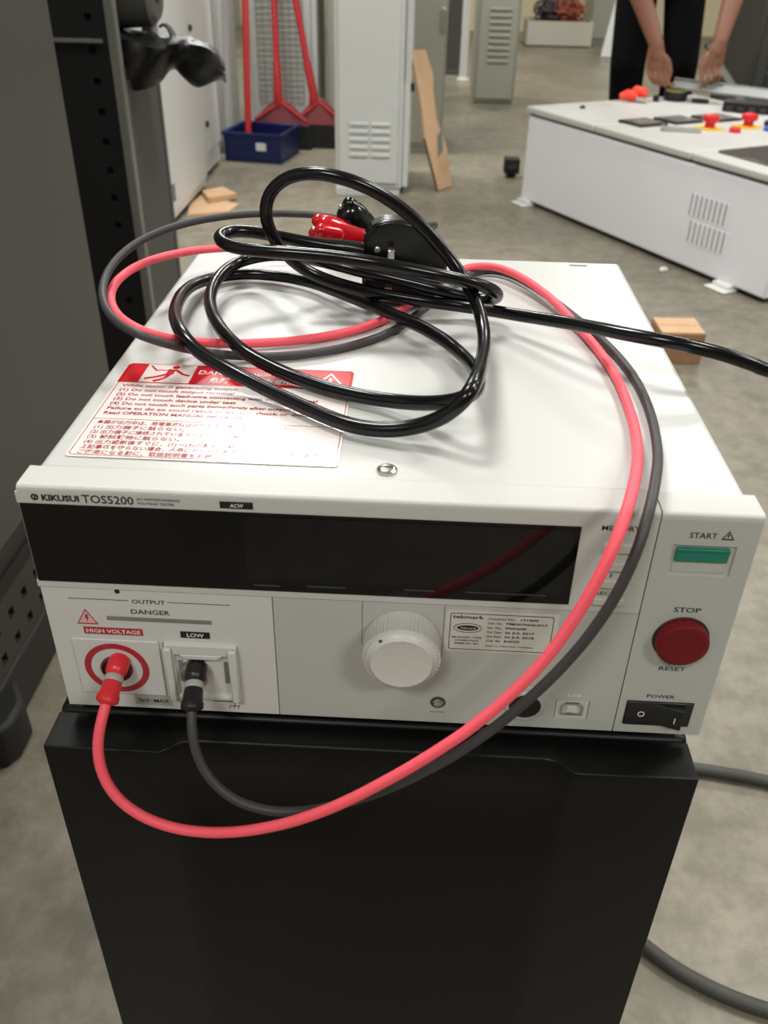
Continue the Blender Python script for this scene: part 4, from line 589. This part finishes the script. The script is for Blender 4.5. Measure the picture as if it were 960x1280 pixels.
bo = obj('bag_skin', MB().quadgrid(rows), 'bag', bag, angle=70); so_ = bo.modifiers.new('th', 'SOLIDIFY'); so_.thickness = .004
rows = []
for i in range(12):
    t = i/11; rows.append([Vector((-.475+.04*t+.01*s, 1.45+.05*s+.008*math.sin(6*t), .795-.035*t-.012*s+.010*math.sin(8*t+3*s))) for s in (0, .25, .5, .75, 1)])
fo = obj('crumpled_flap', MB().quadgrid(rows), 'bag', bag, angle=70); so_ = fo.modifiers.new('th', 'SOLIDIFY'); so_.thickness = .004
# ------------------------------------------------------------------ left: white cabinets and grey lockers along the wall
wc = thing('white_cabinet', 'tall white steel cabinet seen edge on, behind the black rack', 'cabinet', (-1.15, 3.3, 0))
obj('body', bx(-1.4, -.935, 2.985, 3.60, .015, 1.95), 'white', wc, bevel=.006)
obj('door', bx(-.935, -.925, 3.0, 3.585, .05, 1.93), 'white', wc, bevel=.003)
for z_ in (.09, .62): obj('hinge', bx(-.925, -.918, 3.02, 3.035, z_, z_+.06), 'strip', wc)
obj('lock', MB().lathe([(.012, 0), (.012, .008), (.006, .012)], frame((-.925, 3.50, .62), (1, 0, 0)), 16), 'dark', wc)
obj('foot', bx(-1.38, -.94, 2.99, 3.58, 0, .015), 'dark', wc)
w2 = thing('white_cabinet', 'shorter white steel cabinet with dark lock, beside the blue crate', 'cabinet', (-1.2, 3.9, 0))
obj('body', bx(-1.45, -.975, 3.63, 4.10, .015, 1.95), 'white', w2, bevel=.006)
obj('door', bx(-.975, -.965, 3.65, 4.085, .1, 1.93), 'white', w2, bevel=.003)
obj('lock', MB().lathe([(.014, 0), (.014, .008), (.006, .012)], frame((-.965, 3.82, .22), (1, 0, 0)), 16), 'dark', w2)
obj('plinth', bx(-1.43, -.99, 3.64, 4.08, 0, .015), 'dark', w2)
def locker(name, label, x0, x1, yf, yb, ht, m, vents=(), door_gap=.012, handle=None, group=None, perf=None, z_base=.0):
    t = thing(name, label, 'locker', ((x0+x1)/2, (yf+yb)/2, 0), group)
    obj('body', bx(x0, x1, yf, yb, .03, ht), m, t, bevel=.004)
    obj('plinth', bx(x0+.008, x1-.008, yf+.01, yb-.01, 0, .03), m, t)
    d = obj('door', bx(x0+door_gap, x1-door_gap, yf-.012, yf-.0005, .05, ht-.03), m, t, bevel=.004)
    for (cx, z0, w_, n, pitch) in vents:
        lv = MB().prism([(0, 0), (-.010, .004), (-.010, .010), (0, .016)], Matrix(((0,0,1,cx-w_/2),(1,0,0,yf-.012),(0,1,0,z0),(0,0,0,1))), w_)
        o = obj('louver', lv, m, d)
        for i in range(1, n): shift(o, (0, 0, i*pitch), d)
    if handle: obj('handle', bx(handle[0], handle[0]+.02, yf-.035, yf-.012, handle[1], handle[1]+.10), 'metal', t, bevel=.004)
    return t, d
lk, ld = locker('locker', 'tall pale grey locker with double louvers in the middle background', -.372, -.092, 3.575, 4.05, 1.95, 'locker', [(-.272, .155, .075, 5, .030), (-.182, .155, .075, 5, .030)], .016)
obj('side_door', bx(-.092, -.066, 3.60, 4.03, .03, 1.93), 'locker', lk, bevel=.003)
obj('side_gap', bx(-.093, -.0915, 3.578, 3.60, .44, 1.93), 'dark', lk)
obj('latch', bx(-.066, -.05, 3.62, 3.66, .40, .43), 'dark', lk, bevel=.003)
obj('kick_plate', bx(-.368, -.20, 3.545, 3.575, 0, .035), 'locker', lk, bevel=.003)
locker('locker', 'grey green cabinet with chrome handle behind the louvered locker', -.18, .085, 4.45, 4.95, 1.95, 'locker2', (), .01, (.055, .55))
A_, da = locker('locker', 'grey locker standing left of the red brooms, beside the white cabinet', -1.42, -.985, 4.32, 4.70, 1.95, 'locker', [(-1.10, .62, .07, 6, .035)], .012)
obj('door_seam', bx(-1.06, -1.055, 4.305, 4.309, .18, 1.9), 'strip', A_)
B_, db = locker('locker', 'grey locker with wire mesh door behind the red brooms', -.965, -.585, 4.85, 5.25, 1.95, 'locker', (), .03)
for i in range(24): obj('mesh_wire', bx(-.90, -.66, 4.834, 4.8385, .16+.028*i, .164+.028*i), 'locker2', db) if i == 0 else None
mw = [o for o in db.children][0]
for i in range(1, 26): shift(mw, (0, 0, .028*i), db)
mv = obj('mesh_wire', bx(-.90, -.896, 4.832, 4.8385, .16, .88), 'locker2', db)
for i in range(1, 8): shift(mv, (.0343*i, 0, 0), db)
locker('locker', 'grey cabinet edge in the gap right of the brooms', -.545, -.40, 4.90, 5.3, 1.95, 'locker2')
obj_gap = None
locker('locker', 'beige grey locker with a single column of louvers at the far aisle', .292, .555, 5.93, 6.45, 1.95, 'locker2', [(.432, .26, .13, 9, .036)], .014)
gp = thing('grey_partition', 'dull grey sheet panel standing deep in the aisle between the lockers', 'panel', (.12, 7.5, 0))
obj('sheet', bx(-.10, .24, 7.45, 7.49, .0, 2.0), 'dkgrey', gp, bevel=.004)
obj('foot_rail', bx(-.10, .24, 7.42, 7.52, 0, .03), 'dkgrey', gp, bevel=.004)
wp = thing('pipe_post', 'thin white post standing before the grey panel in the aisle', 'post', (.262, 7.15, 0))
obj('post', MB().tube([(.262, 7.15, .01), (.262, 7.15, 1.0), (.262, 7.15, 2.2)], .028, 14), 'white', wp)
obj('base_flange', MB().lathe([(.05, 0), (.05, .008), (.034, .012), (.030, .03)], T4((.262, 7.15, 0)), 20), 'white', wp)
# plank of cardboard leaning on the locker
pl = thing('leaning_board', 'cut cardboard sheet leaning against the locker side', 'board', (.03, 3.78, 0))
bd = [(0, 0), (.115, 0), (.135, .17), (.105, .28), (.125, .40), (.15, .45), (.13, .555), (.02, .56), (.012, .33), (-.015, .22)]
def board_mat(o, ex, ey):
    ex = Vector(ex).normalized(); ey = Vector(ey); ey = (ey - ex*ey.dot(ex)).normalized(); return frame(o, ex.cross(ey), ex)
BM = board_mat((.064, 3.665, .003), (.10, .16, 0), (-.095, .18, .52))
obj('sheet', MB().prism(bd, BM @ T4((0,0,-.004)), .010), 'card', pl)
obj('tape_patch', MB().prism([(.05, .13), (.10, .15), (.125, .235), (.08, .215)], BM @ T4((0,0,.006)), .0015), 'strip', pl)
obj('edge_strip', MB().prism([(-.005, 0), (0, 0), (-.015, .22), (-.020, .22)], BM @ T4((0,0,-.004)), .011), 'plyedge', pl)
# ------------------------------------------------------------------ blue crate, mop handle, brooms
def xr(cx, cy, a): return T4((cx, cy, 0)) @ Matrix.Rotation(a, 4, 'Z')
ct = thing('blue_crate', 'blue plastic crate on the floor under the red brooms', 'crate', (-.79, 4.27, 0))
CX = xr(-.800, 4.268, -.175)
w_, d_, h_ = .142, .145, .130
def wall(nm, a0, a1, b0, b1, z0, z1): obj(nm, bx(a0, a1, b0, b1, z0, z1).xf(CX), 'blue', ct, bevel=.003)
wall('crate_floor', -w_, w_, -d_, d_, .0, .006); wall('crate_wall', -w_, w_, -d_, -d_+.006, .006, h_); wall('crate_wall', -w_, w_, d_-.006, d_, .006, h_)
wall('crate_wall', -w_, -w_+.006, -d_+.006, d_-.006, .006, h_); wall('crate_wall', w_-.006, w_, -d_+.006, d_-.006, .006, h_)
obj('rim', MB().ring(rrect(-w_-.010, w_+.010, -d_-.010, d_+.010, .01, 3), rrect(-w_+.004, w_-.004, -d_+.004, d_-.004, .006, 3), CX @ T4((0,0,h_-.012)), .014), 'blue', ct)
obj('sticker', bx(.020, .070, -d_-.0015, -d_, .055, .090).xf(CX), 'paper', ct)
mp = thing('mop_handle', 'straight red handle standing in the blue crate, left of the brooms', 'mop')  if False else thing('mop_handle', 'straight red handle standing in the blue crate, left of the brooms', 'mop', (-.866, 4.24, .006))
obj('handle', MB().tube([(-.862, 4.225, .02), (-.870, 4.40, .62), (-.880, 4.66, 1.30)], .0165, 14), 'broomred', mp)
obj('ferrule', MB().tube([(-.862, 4.224, .010), (-.8625, 4.238, .06)], [.021, .019], 14), 'broomred', mp)
def broom(label, bot, apex, top, hw, m):
    t = thing('broom', label, 'broom', (bot[0], bot[1], 0), 'red brooms leaning on the lockers')
    obj('handle', MB().tube([apex, [(a+b)/2 for a, b in zip(apex, top)], top], .016, 14), 'broomred', t)
    obj('socket', MB().tube([(apex[0], apex[1], apex[2]-.03), (apex[0], apex[1], apex[2]+.02), [a*.85+b*.15 for a, b in zip(apex, top)]], [.026, .022, .019], 14), 'broomred', t)
    bm_ = frame((bot[0], bot[1], bot[2]), (0, -1, .35), (1, 0, 0))
    h = (Vector(apex)-Vector(bot)).length
    o = obj('head', MB().prism([(-hw, 0), (hw, 0), (hw*.92, h*.28), (hw*.35, h*.85), (.02, h), (-.02, h), (-hw*.35, h*.85), (-hw*.92, h*.28)], T4((0,0,0)) @ bm_ @ Matrix.Diagonal((1, -1 if bm_.col[1].z < 0 else 1, 1, 1)) @ T4((0,0,-.02)), .04), m, t, bevel=.006, weld=True)
    obj('rib', MB().tube([(bot[0]-hw*.9, bot[1]-.025, bot[2]+h*.26), (bot[0], apex[1]-.01, apex[2]-.012)], .006, 8), 'broomred', o)
    obj('rib', MB().tube([(bot[0]+hw*.9, bot[1]-.025, bot[2]+h*.26), (bot[0], apex[1]-.01, apex[2]-.012)], .006, 8), 'broomred', o)
    br_ = MB()
    for i in range(22):
        for k in (-.012, .012):
            x = bot[0]-hw+2*hw*(i+.5)/22; br_.tube([(x, bot[1]+k, bot[2]+.01), (x+(x-bot[0])*.08, bot[1]+k*1.6-.01, .002)], [.0075, .0085], 5)
    tag(obj('bristles', br_, 'bristle', t), kind='stuff'); return t
broom('red broom with black bristles, upright handle, next to the blue crate', (-.735, 4.47, .100), (-.748, 4.50, .228), (-.80, 4.83, 1.28), .145, 'broomred2')
broom('red broom with black bristles, slanted handle, half hidden by the pale locker', (-.545, 4.52, .100), (-.575, 4.55, .225), (-.80, 4.835, 1.27), .125, 'broomred2')
# ------------------------------------------------------------------ cardboard scraps, box, small floor things
def scrap(label, poly, z0, m, nm='cardboard_scrap', cat='cardboard', th=.006, rot=0, c=(0,0)):
    o = thing(nm, label, cat, (c[0], c[1], z0)) if False else None
    s = MB().prism(poly, T4((c[0], c[1], z0)) @ Matrix.Rotation(rot, 4, 'Z'), th); s.prism([(p[0]*.96, p[1]*.96) for p in poly], T4((c[0], c[1], z0+th)) @ Matrix.Rotation(rot, 4, 'Z'), .002)
    return tag(obj(nm, s, m), label, cat)
scrap('torn tan cardboard scrap lying flat by the white cabinet', [(-.10, -.14), (.06, -.10), (.10, .02), (.04, .08), (.07, .15), (-.06, .16), (-.10, .05)], .0, 'card', c=(-.84, 3.30), rot=.2)
scrap('upper cardboard scrap resting on the torn piece by the white cabinet', [(-.06, -.07), (.07, -.04), (.05, .09), (-.05, .06)], .0085, 'card', c=(-.845, 3.41), rot=.5, th=.02)
cbx = thing('cardboard_box', 'small brown cardboard box on the floor right of the tester', 'box', (.71, 1.93, 0))
obj('carton', rbox(.700, 1.945, 0, .115, .11, .085, .05), 'cardd', cbx, bevel=.002)
obj('flap', rbox(.700, 1.918, .085, .113, .052, .0025, .05), 'card', cbx)
obj('flap', rbox(.699, 1.973, .085, .113, .052, .0025, .05), 'card', cbx)
tag(obj('foam_crumb', MB().capsule((.822, 2.66, .008), (.834, 2.665, .008), .010, .008, 10), 'paper'), 'white crumb of foam on the floor before the white cabinet', 'scrap')
cst = thing('caster', 'black caster block on the floor at the far end of the white cabinet', 'caster', (.41, 3.98, 0))
obj('wheel', MB().tube([(.385, 3.985, .04), (.425, 3.985, .04)], .04, 20), 'hole', cst)
obj('fork', bx(.370, .440, 3.950, 4.020, .020, .085), 'hole', cst, bevel=.004)
fc = [(1.6, .10, .009), (1.0, .135, .009), (.70, .16, .009), (.50, .172, .009), (.41, .187, .009), (.345, .212, .009), (.295, .248, .009), (.24, .31, .009), (.215, .38, .009), (.235, .45, .009), (.30, .497, .009), (.38, .509, .009), (.45, .503, .009), (.53, .486, .009), (.70, .44, .009), (1.0, .42, .009), (1.7, .45, .009)]
tag(obj('floor_cable', MB().tube(spl(fc, 6), .0085, 12), 'floorcab'), 'thick dark grey cable bent in a loop on the floor beside the pedestal', 'cable')
# ------------------------------------------------------------------ the white cabinet lying on the floor at right
U = Vector((.489, -.872, 0)); V = Vector((.872, .489, 0)); C1 = Vector((.414, 3.54, 0)); LC, WC, HC = 1.342, .86, .372
CM = Matrix(((U.x, V.x, 0, C1.x), (U.y, V.y, 0, C1.y), (0, 0, 1, 0), (0, 0, 0, 1)))     # local: along, across, up
cab = thing('control_cabinet', 'white control cabinet lying on the floor, its panel facing up', 'cabinet', tuple(CM @ Vector((LC/2, WC/2, 0))))
def cbox(nm, a0, a1, b0, b1, z0, z1, m, par=None, bev=.004): return obj(nm, bx(a0, a1, b0, b1, z0, z1).xf(CM), m, par or cab, bevel=bev)
body = cbox('body', 0, LC, 0, WC, .016, HC-.034, 'bodyw', bev=.008)
cbox('underside_shade', .03, LC-.03, .025, WC-.02, .004, .016, 'dark')  # dark slab standing in for the shadow beneath the raised body
cbox('seal_gap', .006, LC-.006, .006, WC-.006, HC-.034, HC-.026, 'dark', bev=0)
for a0, a1 in ((-.008, .4245), (.4315, .9275), (.9345, LC+.008)):
    cbox('lid', a0, a1, -.010, WC+.008, HC-.026, HC, 'lidw', bev=.007)
for a in (.004, LC-.20):
    fo_ = cbox('foot_bracket', a, a+.07, -.02, .03, .002, .020, 'paper'); cbox('foot_plate', a-.01, a+.08, -.045, .02, 0, .006, 'paper', fo_)
for z0, a0 in ((.098, .985), (.182, .968)):
    for i in range(8):
        q = MB(); q.prism([(.0005, 0), (-.004, .0015), (-.004, .004), (.0005, .0125)], CM @ T4((a0+.0215*i, 0, z0)) @ Matrix(((0,1,0,0),(1,0,0,0),(0,0,1,0),(0,0,0,1))), .070)
        obj('louver', q, 'bodyw', body, smooth=False)
        obj('louver_shade', bx(a0+.0215*i-.0065, a0+.0215*i-.0003, -.0008, .001, z0+.002, z0+.068).xf(CM), 'strip', body, smooth=False)  # grey strip paints the shade at the open side of each louver
def on(nm, x, y, *a): return Vector((x, y, HC))
def disc(nm, x, y, prof, m, par, n=20): return obj(nm, MB().lathe(prof, T4((x, y, HC)), n), m, par)
disc('lid_screw', .621, 3.52, [(.011, 0), (.011, .006), (.006, .010)], 'hole', cab)
disc('lid_screw', .735, 3.62, [(.009, 0), (.009, .005), (.005, .008)], 'lidw', cab)
def loc(x, y): 
    d = Vector((x, y, 0))-C1; return d.dot(U), d.dot(V)
def meter(x0, y0, su, sv, m='screen', fr_='hole', nm='panel_meter'):
    a, b = loc(x0, y0); f = cbox(nm, a-su/2, a+su/2, b-sv/2, b+sv/2, HC-.002, HC+.008, fr_, bev=.002); cbox('meter_glass', a-su/2+.012, a+su/2-.012, b-sv/2+.012, b+sv/2-.012, HC+.008, HC+.0095, m, f, 0); return f
meter(.800, 3.215, .125, .13); meter(.945, 3.29, .125, .13); meter(1.105, 3.36, .125, .14)
meter(1.165, 2.70, .26, .36, 'scrdark', 'scrdark', 'operator_screen')
def estop(x, y):
    a, b = loc(x, y); p = cbox('warning_plate', a-.04, a+.04, b-.04, b+.04, HC, HC+.004, 'yellow', bev=.001)
    e = disc('emergency_button', x, y, [(.018, .004), (.018, .022), (.028, .024), (.030, .034), (.027, .044), (.012, .048), (.001, .048)], 'estop', cab, 24); return e
estop(1.025, 3.150); estop(1.178, 3.205)
disc('push_button', 1.100, 3.095, [(.020, 0), (.020, .012), (.017, .016), (.001, .016)], 'estop', cab)
disc('push_button', 1.235, 3.140, [(.020, 0), (.020, .010), (.017, .014), (.001, .014)], 'bluebtn', cab)
disc('selector_switch', 1.275, 3.245, [(.026, 0), (.026, .014), (.020, .018), (.001, .018)], 'hole', cab)
# loose things on the cabinet
spt = thing('metal_plate', 'thin silver sheet offcut lying between the panel meters', 'plate', (.912, 3.10, HC))
obj('sheet', MB().prism([(-.07, -.035), (.065, -.055), (.085, .02), (-.045, .06)], T4((.905, 3.105, HC+.0005)), .003), 'alu', spt)
obj('bent_edge', MB().prism([(-.07, -.035), (-.062, -.036), (-.038, .059), (-.045, .06)], T4((.905, 3.105, HC+.0035)), .006), 'alu', spt)
oc = thing('orange_clamp', 'bright orange red plastic clamp with metal jaw on the cabinet corner', 'clamp', (.85, 3.72, HC))
obj('grip', MB().tube([(.80, 3.715, HC+.020), (.83, 3.72, HC+.026), (.855, 3.715, HC+.022), (.868, 3.71, HC+.017)], [.012, .021, .019, .012], 12), 'orange', oc)
obj('grip', MB().tube([(.85, 3.745, HC+.024), (.868, 3.74, HC+.036), (.895, 3.73, HC+.032), (.905, 3.72, HC+.021)], [.014, .024, .023, .013], 12), 'orange', oc)
obj('jaw', MB().tube([(.868, 3.70, HC+.012), (.89, 3.685, HC+.012), (.90, 3.67, HC+.009)], [.011, .011, .007], 10), 'metal', oc)
tr = thing('tape_roll', 'black tape roll with yellow top on the cabinet under the left hand', 'tape', (1.045, 3.79, HC))
obj('roll', MB().lathe([(.046, 0), (.048, .006), (.048, .032), (.046, .036)], T4((1.045, 3.79, HC)), 28), 'hole', tr)
obj('top_face', MB().lathe([(.046, .036), (.045, .041), (.020, .042), (.018, .038)], T4((1.045, 3.79, HC)), 28), 'olive', tr)
tag(obj('nut', MB().lathe([(.013, 0), (.013, .02), (.008, .024), (.007, .012)], T4((.955, 3.745, HC)), 6), 'hole', smooth=False), 'small black nut left of the tape roll on the cabinet', 'nut')
tl = thing('screwdriver', 'short black tool lying right of the tape roll on the cabinet', 'tool', (1.14, 3.72, HC))
obj('handle', MB().tube([(1.10, 3.735, HC+.010), (1.13, 3.725, HC+.011), (1.165, 3.712, HC+.010)], [.008, .010, .008], 10), 'hole', tl)
obj('shaft', MB().tube([(1.165, 3.712, HC+.010), (1.20, 3.70, HC+.008)], .003, 8), 'metal', tl)
bk = thing('black_module', 'black electronic module lying under the aluminium bar on the cabinet', 'module', (1.27, 3.55, HC))
CB = T4((1.285, 3.555, HC)) @ Matrix.Rotation(-.35, 4, 'Z')
obj('housing', bx(-.10, .14, -.05, .045, 0, .036).xf(CB), 'hole', bk, bevel=.004)
for i in range(5): obj('terminal', bx(-.085+.042*i, -.060+.042*i, -.062, -.05, .004, .022).xf(CB), 'machine', bk)
ab = thing('aluminium_bar', 'long grey aluminium bar held by the person above the cabinet', 'bar', (1.3, 3.65, .41))
A0, A1 = Vector((1.025, 3.795, .437)), Vector((1.70, 3.50, .408)); AF = frame(A0, A1-A0, (0, -.55, .83)); AL = (A1-A0).length
obj('channel', MB().prism([(-.006, -.028), (.006, -.028), (.006, -.024), (-.002, -.024), (-.002, .024), (.006, .024), (.006, .028), (-.006, .028)], AF, AL), 'alu', ab)
obj('cover_strip', MB().prism([(-.002, -.0238), (.0035, -.0238), (.0035, .0238), (-.002, .0238)], AF @ T4((0,0,.20)), AL-.20), 'alu', ab)
# ------------------------------------------------------------------ far background
ty = thing('cable_tray', 'beige open box on the floor against the far wall', 'box', (1.28, 9.9, 0))
for a in ((.955, 1.60, 9.66, 9.68), (.955, 1.60, 10.12, 10.14), (.955, .975, 9.68, 10.12), (1.58, 1.60, 9.68, 10.12)): obj('box_wall', bx(*a, .012, .225), 'tray', ty, bevel=.003)
obj('box_floor', bx(.96, 1.595, 9.665, 10.135, .012, .025), 'tray', ty); obj('skid', bx(.97, 1.58, 9.68, 10.12, 0, .012), 'dark', ty)
random.seed(11); wm = MB(); wk = MB()
for i in range(70):
    cx, cy, cz = random.uniform(1.12, 1.45), random.uniform(9.76, 10.02), random.uniform(.13, .36)
    a = random.uniform(0, 6.28); b = random.uniform(.3, 1.2); R_ = random.uniform(.05, .11)
    p = []
    for k in range(15):
        t = a+k*.42; p.append((min(1.575, max(.985, cx+R_*math.cos(t))), min(10.1, max(9.70, cy+R_*math.sin(t)*math.cos(b))), max(.04, cz+R_*math.sin(t)*math.sin(b)*.9)))
    (wm if (cx > 1.27 or i % 5 == 0) else wk).tube(p, random.uniform(.008, .014), 6)
tag(obj('wire_pile', wm, 'wirered'), 'tangled rust red wires piled in the beige box', 'wires', None, 'stuff')
tag(obj('wire_pile', wk, 'wireblk'), 'tangled dark wires piled in the beige box', 'wires', None, 'stuff')
lb = thing('white_board', 'white sheet leaning upright behind the person', 'board', (1.75, 8.95, 0))
wbm = frame((1.60, 8.85, .004), (-.35, -1, .18), (1, -.35, 0))
obj('sheet', MB().prism([(0, 0), (.20, 0), (.26, .9), (.12, .9)], board_mat((1.585, 8.92, .003), (1, -.30, 0), (.02, .12, 1)), .02), 'white', lb)
obj('edge_strip', MB().prism([(.20, 0), (.215, 0), (.275, .9), (.26, .9)], board_mat((1.585, 8.92, .003), (1, -.30, 0), (.02, .12, 1)), .022), 'locker2', lb)
mc = thing('machine_frame', 'charcoal machine behind the person at the right edge of the picture', 'machine', (2.0, 4.75, 0))
obj('cabinet', bx(1.56, 2.6, 4.45, 5.1, .10, 1.5), 'machine', mc, bevel=.01)
obj('upright', bx(1.545, 1.60, 4.39, 4.45, .0, 1.6), 'rackgrey', mc, bevel=.006)
obj('cross_beam', bx(1.60, 2.6, 4.39, 4.45, .30, .42), 'machine', mc, bevel=.006)
obj('base', bx(1.50, 2.6, 4.40, 5.1, 0, .10), 'hole', mc, bevel=.006)
obj('door', bx(1.62, 2.5, 4.435, 4.45, .46, 1.4), 'rackblk', mc, bevel=.006)
mr = thing('grey_channel', 'grey metal channel leaning low beside the charcoal machine', 'channel', (1.42, 4.42, 0))
obj('channel', MB().tube([(1.335, 4.50, .52), (1.40, 4.45, .42), (1.50, 4.375, .30), (1.70, 4.22, .03)], .022, 4), 'strip', mr, smooth=False)
obj('end_cap', MB().tube([(1.332, 4.502, .525), (1.336, 4.499, .519)], .024, 4), 'rackgrey', mr, smooth=False)
# ------------------------------------------------------------------ the person
per = thing('person', 'person in black trousers bending over the white cabinet, gripping a bar', 'person', (1.03, 4.2, 0))
sk = MB()
def cap(a, b, ra, rb, **k): sk.capsule(a, b, ra, rb, **k)
hipL, hipR = (.925, 4.32, .86), (1.125, 4.32, .86)
kneL, kneR = (.905, 4.19, .46), (1.140, 4.19, .46)
ankL, ankR = (.945, 4.27, .09), (1.165, 4.27, .09)
for h, k, a in ((hipL, kneL, ankL), (hipR, kneR, ankR)):
    cap(h, k, .080, .055); cap(k, a, .055, .038); cap(a, (a[0], a[1]-.14, .035), .036, .030)
cap((.95, 4.33, .90), (1.10, 4.33, .90), .11, .11); cap((1.025, 4.32, .92), (1.03, 4.12, 1.14), .125, .13); cap((1.03, 4.12, 1.14), (1.03, 4.03, 1.24), .14, .10)
shL, shR = (.855, 4.03, 1.18), (1.205, 4.03, 1.18)
cap(shL, shR, .058, .058); cap((1.03, 4.02, 1.26), (1.03, 3.95, 1.36), .054, .052)
HD = Vector((1.03, 3.885, 1.42))
cap(HD+Vector((0, .02, .045)), HD+Vector((0, -.02, -.04)), .083, .060); cap(HD+Vector((0, -.03, -.05)), HD+Vector((0, -.055, -.075)), .040, .030)
cap(HD+Vector((0, -.085, .005)), HD+Vector((0, -.102, -.022)), .009, .014)
for s in (-1, 1): cap(HD+Vector((s*.078, .015, .010)), HD+Vector((s*.080, .01, -.03)), .012, .009); cap(HD+Vector((s*.03, -.075, .02)), HD+Vector((s*.04, -.072, .02)), .012, .011)
cap(HD+Vector((-.018, -.083, -.055)), HD+Vector((.018, -.083, -.055)), .010, .010)
elL, elR = (.800, 3.90, .845), (1.245, 3.90, .855)
wrL, wrR = (.934, 3.80, .575), (1.175, 3.76, .595)
for s, e, w__ in ((shL, elL, wrL), (shR, elR, wrR)):
    cap(s, e, .055, .043); m_ = [a*.7+b*.3 for a, b in zip(e, w__)]; cap(e, m_, .042, .044); cap(m_, w__, .044, .029)
def chain(pts, r0, r1):
    n = len(pts)-1
    for i in range(n): cap(pts[i], pts[i+1], r0+(r1-r0)*i/n, r0+(r1-r0)*(i+1)/n, n=10)
# left hand in the picture: palm towards the viewer's right, fingers curled under the bar end
w0 = Vector(wrL); pl0 = w0+Vector((.030, -.008, -.075))
cap(w0, w0+Vector((.008, 0, -.03)), .028, .030); 
for k, (dx, dy) in enumerate(((-.028, .014), (-.008, .003), (.013, -.006), (.033, -.014))):
    cap(w0+Vector((dx*.5, dy*.5, -.02)), w0+Vector((.014+dx, dy, -.084)), .017, .0125, n=10)
    kx = w0+Vector((.014+dx, dy, -.090)); L_ = (.030, .034, .036, .033)[k]
    p1 = kx+Vector((.010, -.012, -L_)); p2 = p1+Vector((.022, -.002, -.022)); p3 = p2+Vector((.016, .008, .006))
    chain([kx, p1, p2, p3], .0092, .0066)
chain([w0+Vector((.020, -.012, -.030)), w0+Vector((.050, -.024, -.055)), w0+Vector((.066, -.026, -.090)), w0+Vector((.068, -.020, -.116))], .0155, .0088)
# right hand in the picture: index finger pointing down on the bar, others folded
w1 = Vector(wrR); cap(w1, w1+Vector((-.010, -.004, -.03)), .028, .030)
for k, (dx, dy) in enumerate(((-.036, -.012), (-.013, -.010), (.010, -.004), (.032, .006))):
    cap(w1+Vector((dx*.5, dy*.5, -.02)), w1+Vector((-.012+dx, dy, -.084)), .0165, .0125, n=10)
    kx = w1+Vector((-.012+dx, dy, -.090))
    if k == 0: ch = [kx, kx+Vector((-.004, -.014, -.038)), kx+Vector((-.002, -.016, -.062)), kx+Vector((.002, -.012, -.082))]
    elif k == 1: ch = [kx, kx+Vector((-.002, -.024, -.034)), kx+Vector((-.004, -.018, -.060)), kx+Vector((-.004, -.004, -.072))]
    else: ch = [kx, kx+Vector((.002, -.026, -.030)), kx+Vector((-.004, -.014, -.054)), kx+Vector((-.008, .006, -.056))]
    chain(ch, .0092, .0068)
chain([w1+Vector((-.020, .004, -.028)), w1+Vector((-.046, -.004, -.055)), w1+Vector((-.058, -.014, -.088)), w1+Vector((-.056, -.020, -.112))], .0150, .0088)
remesh(sk, 'body', 'skin', .0042, per, 2)
tz = MB()
for h, k, a in ((hipL, kneL, ankL), (hipR, kneR, ankR)): tz.capsule(h, k, .098, .080); tz.capsule(k, (a[0], a[1], .10), .080, .066)
tz.capsule((.945, 4.33, .90), (1.105, 4.33, .90), .128, .128)
remesh(tz, 'trousers', 'cloth', .011, per, 4)
tz = MB(); tz.capsule((1.025, 4.32, .95), (1.03, 4.12, 1.15), .150, .158); tz.capsule((1.03, 4.12, 1.15), (1.03, 4.05, 1.23), .160, .115); tz.capsule(shL, shR, .080, .080)
for s, e in ((shL, elL), (shR, elR)): tz.capsule(s, [a*.45+b*.55 for a, b in zip(s, e)], .078, .066)
remesh(tz, 'shirt', 'shirt', .011, per, 4)
tz = MB(); tz.capsule(HD+Vector((0, .035, .058)), HD+Vector((0, .03, .02)), .086, .080); tz.capsule(HD+Vector((0, -.01, .075)), HD+Vector((0, .05, .04)), .072, .075)
remesh(tz, 'hair', 'hair', .008, per, 3)
for a in (ankL, ankR):
    tz = MB(); tz.capsule((a[0], a[1]+.03, .045), (a[0], a[1]-.16, .038), .045, .038); tz.capsule((a[0], a[1], .05), (a[0], a[1], .09), .048, .05)
    remesh(tz, 'shoe', 'rackblk', .008, per, 3)
flush_text()
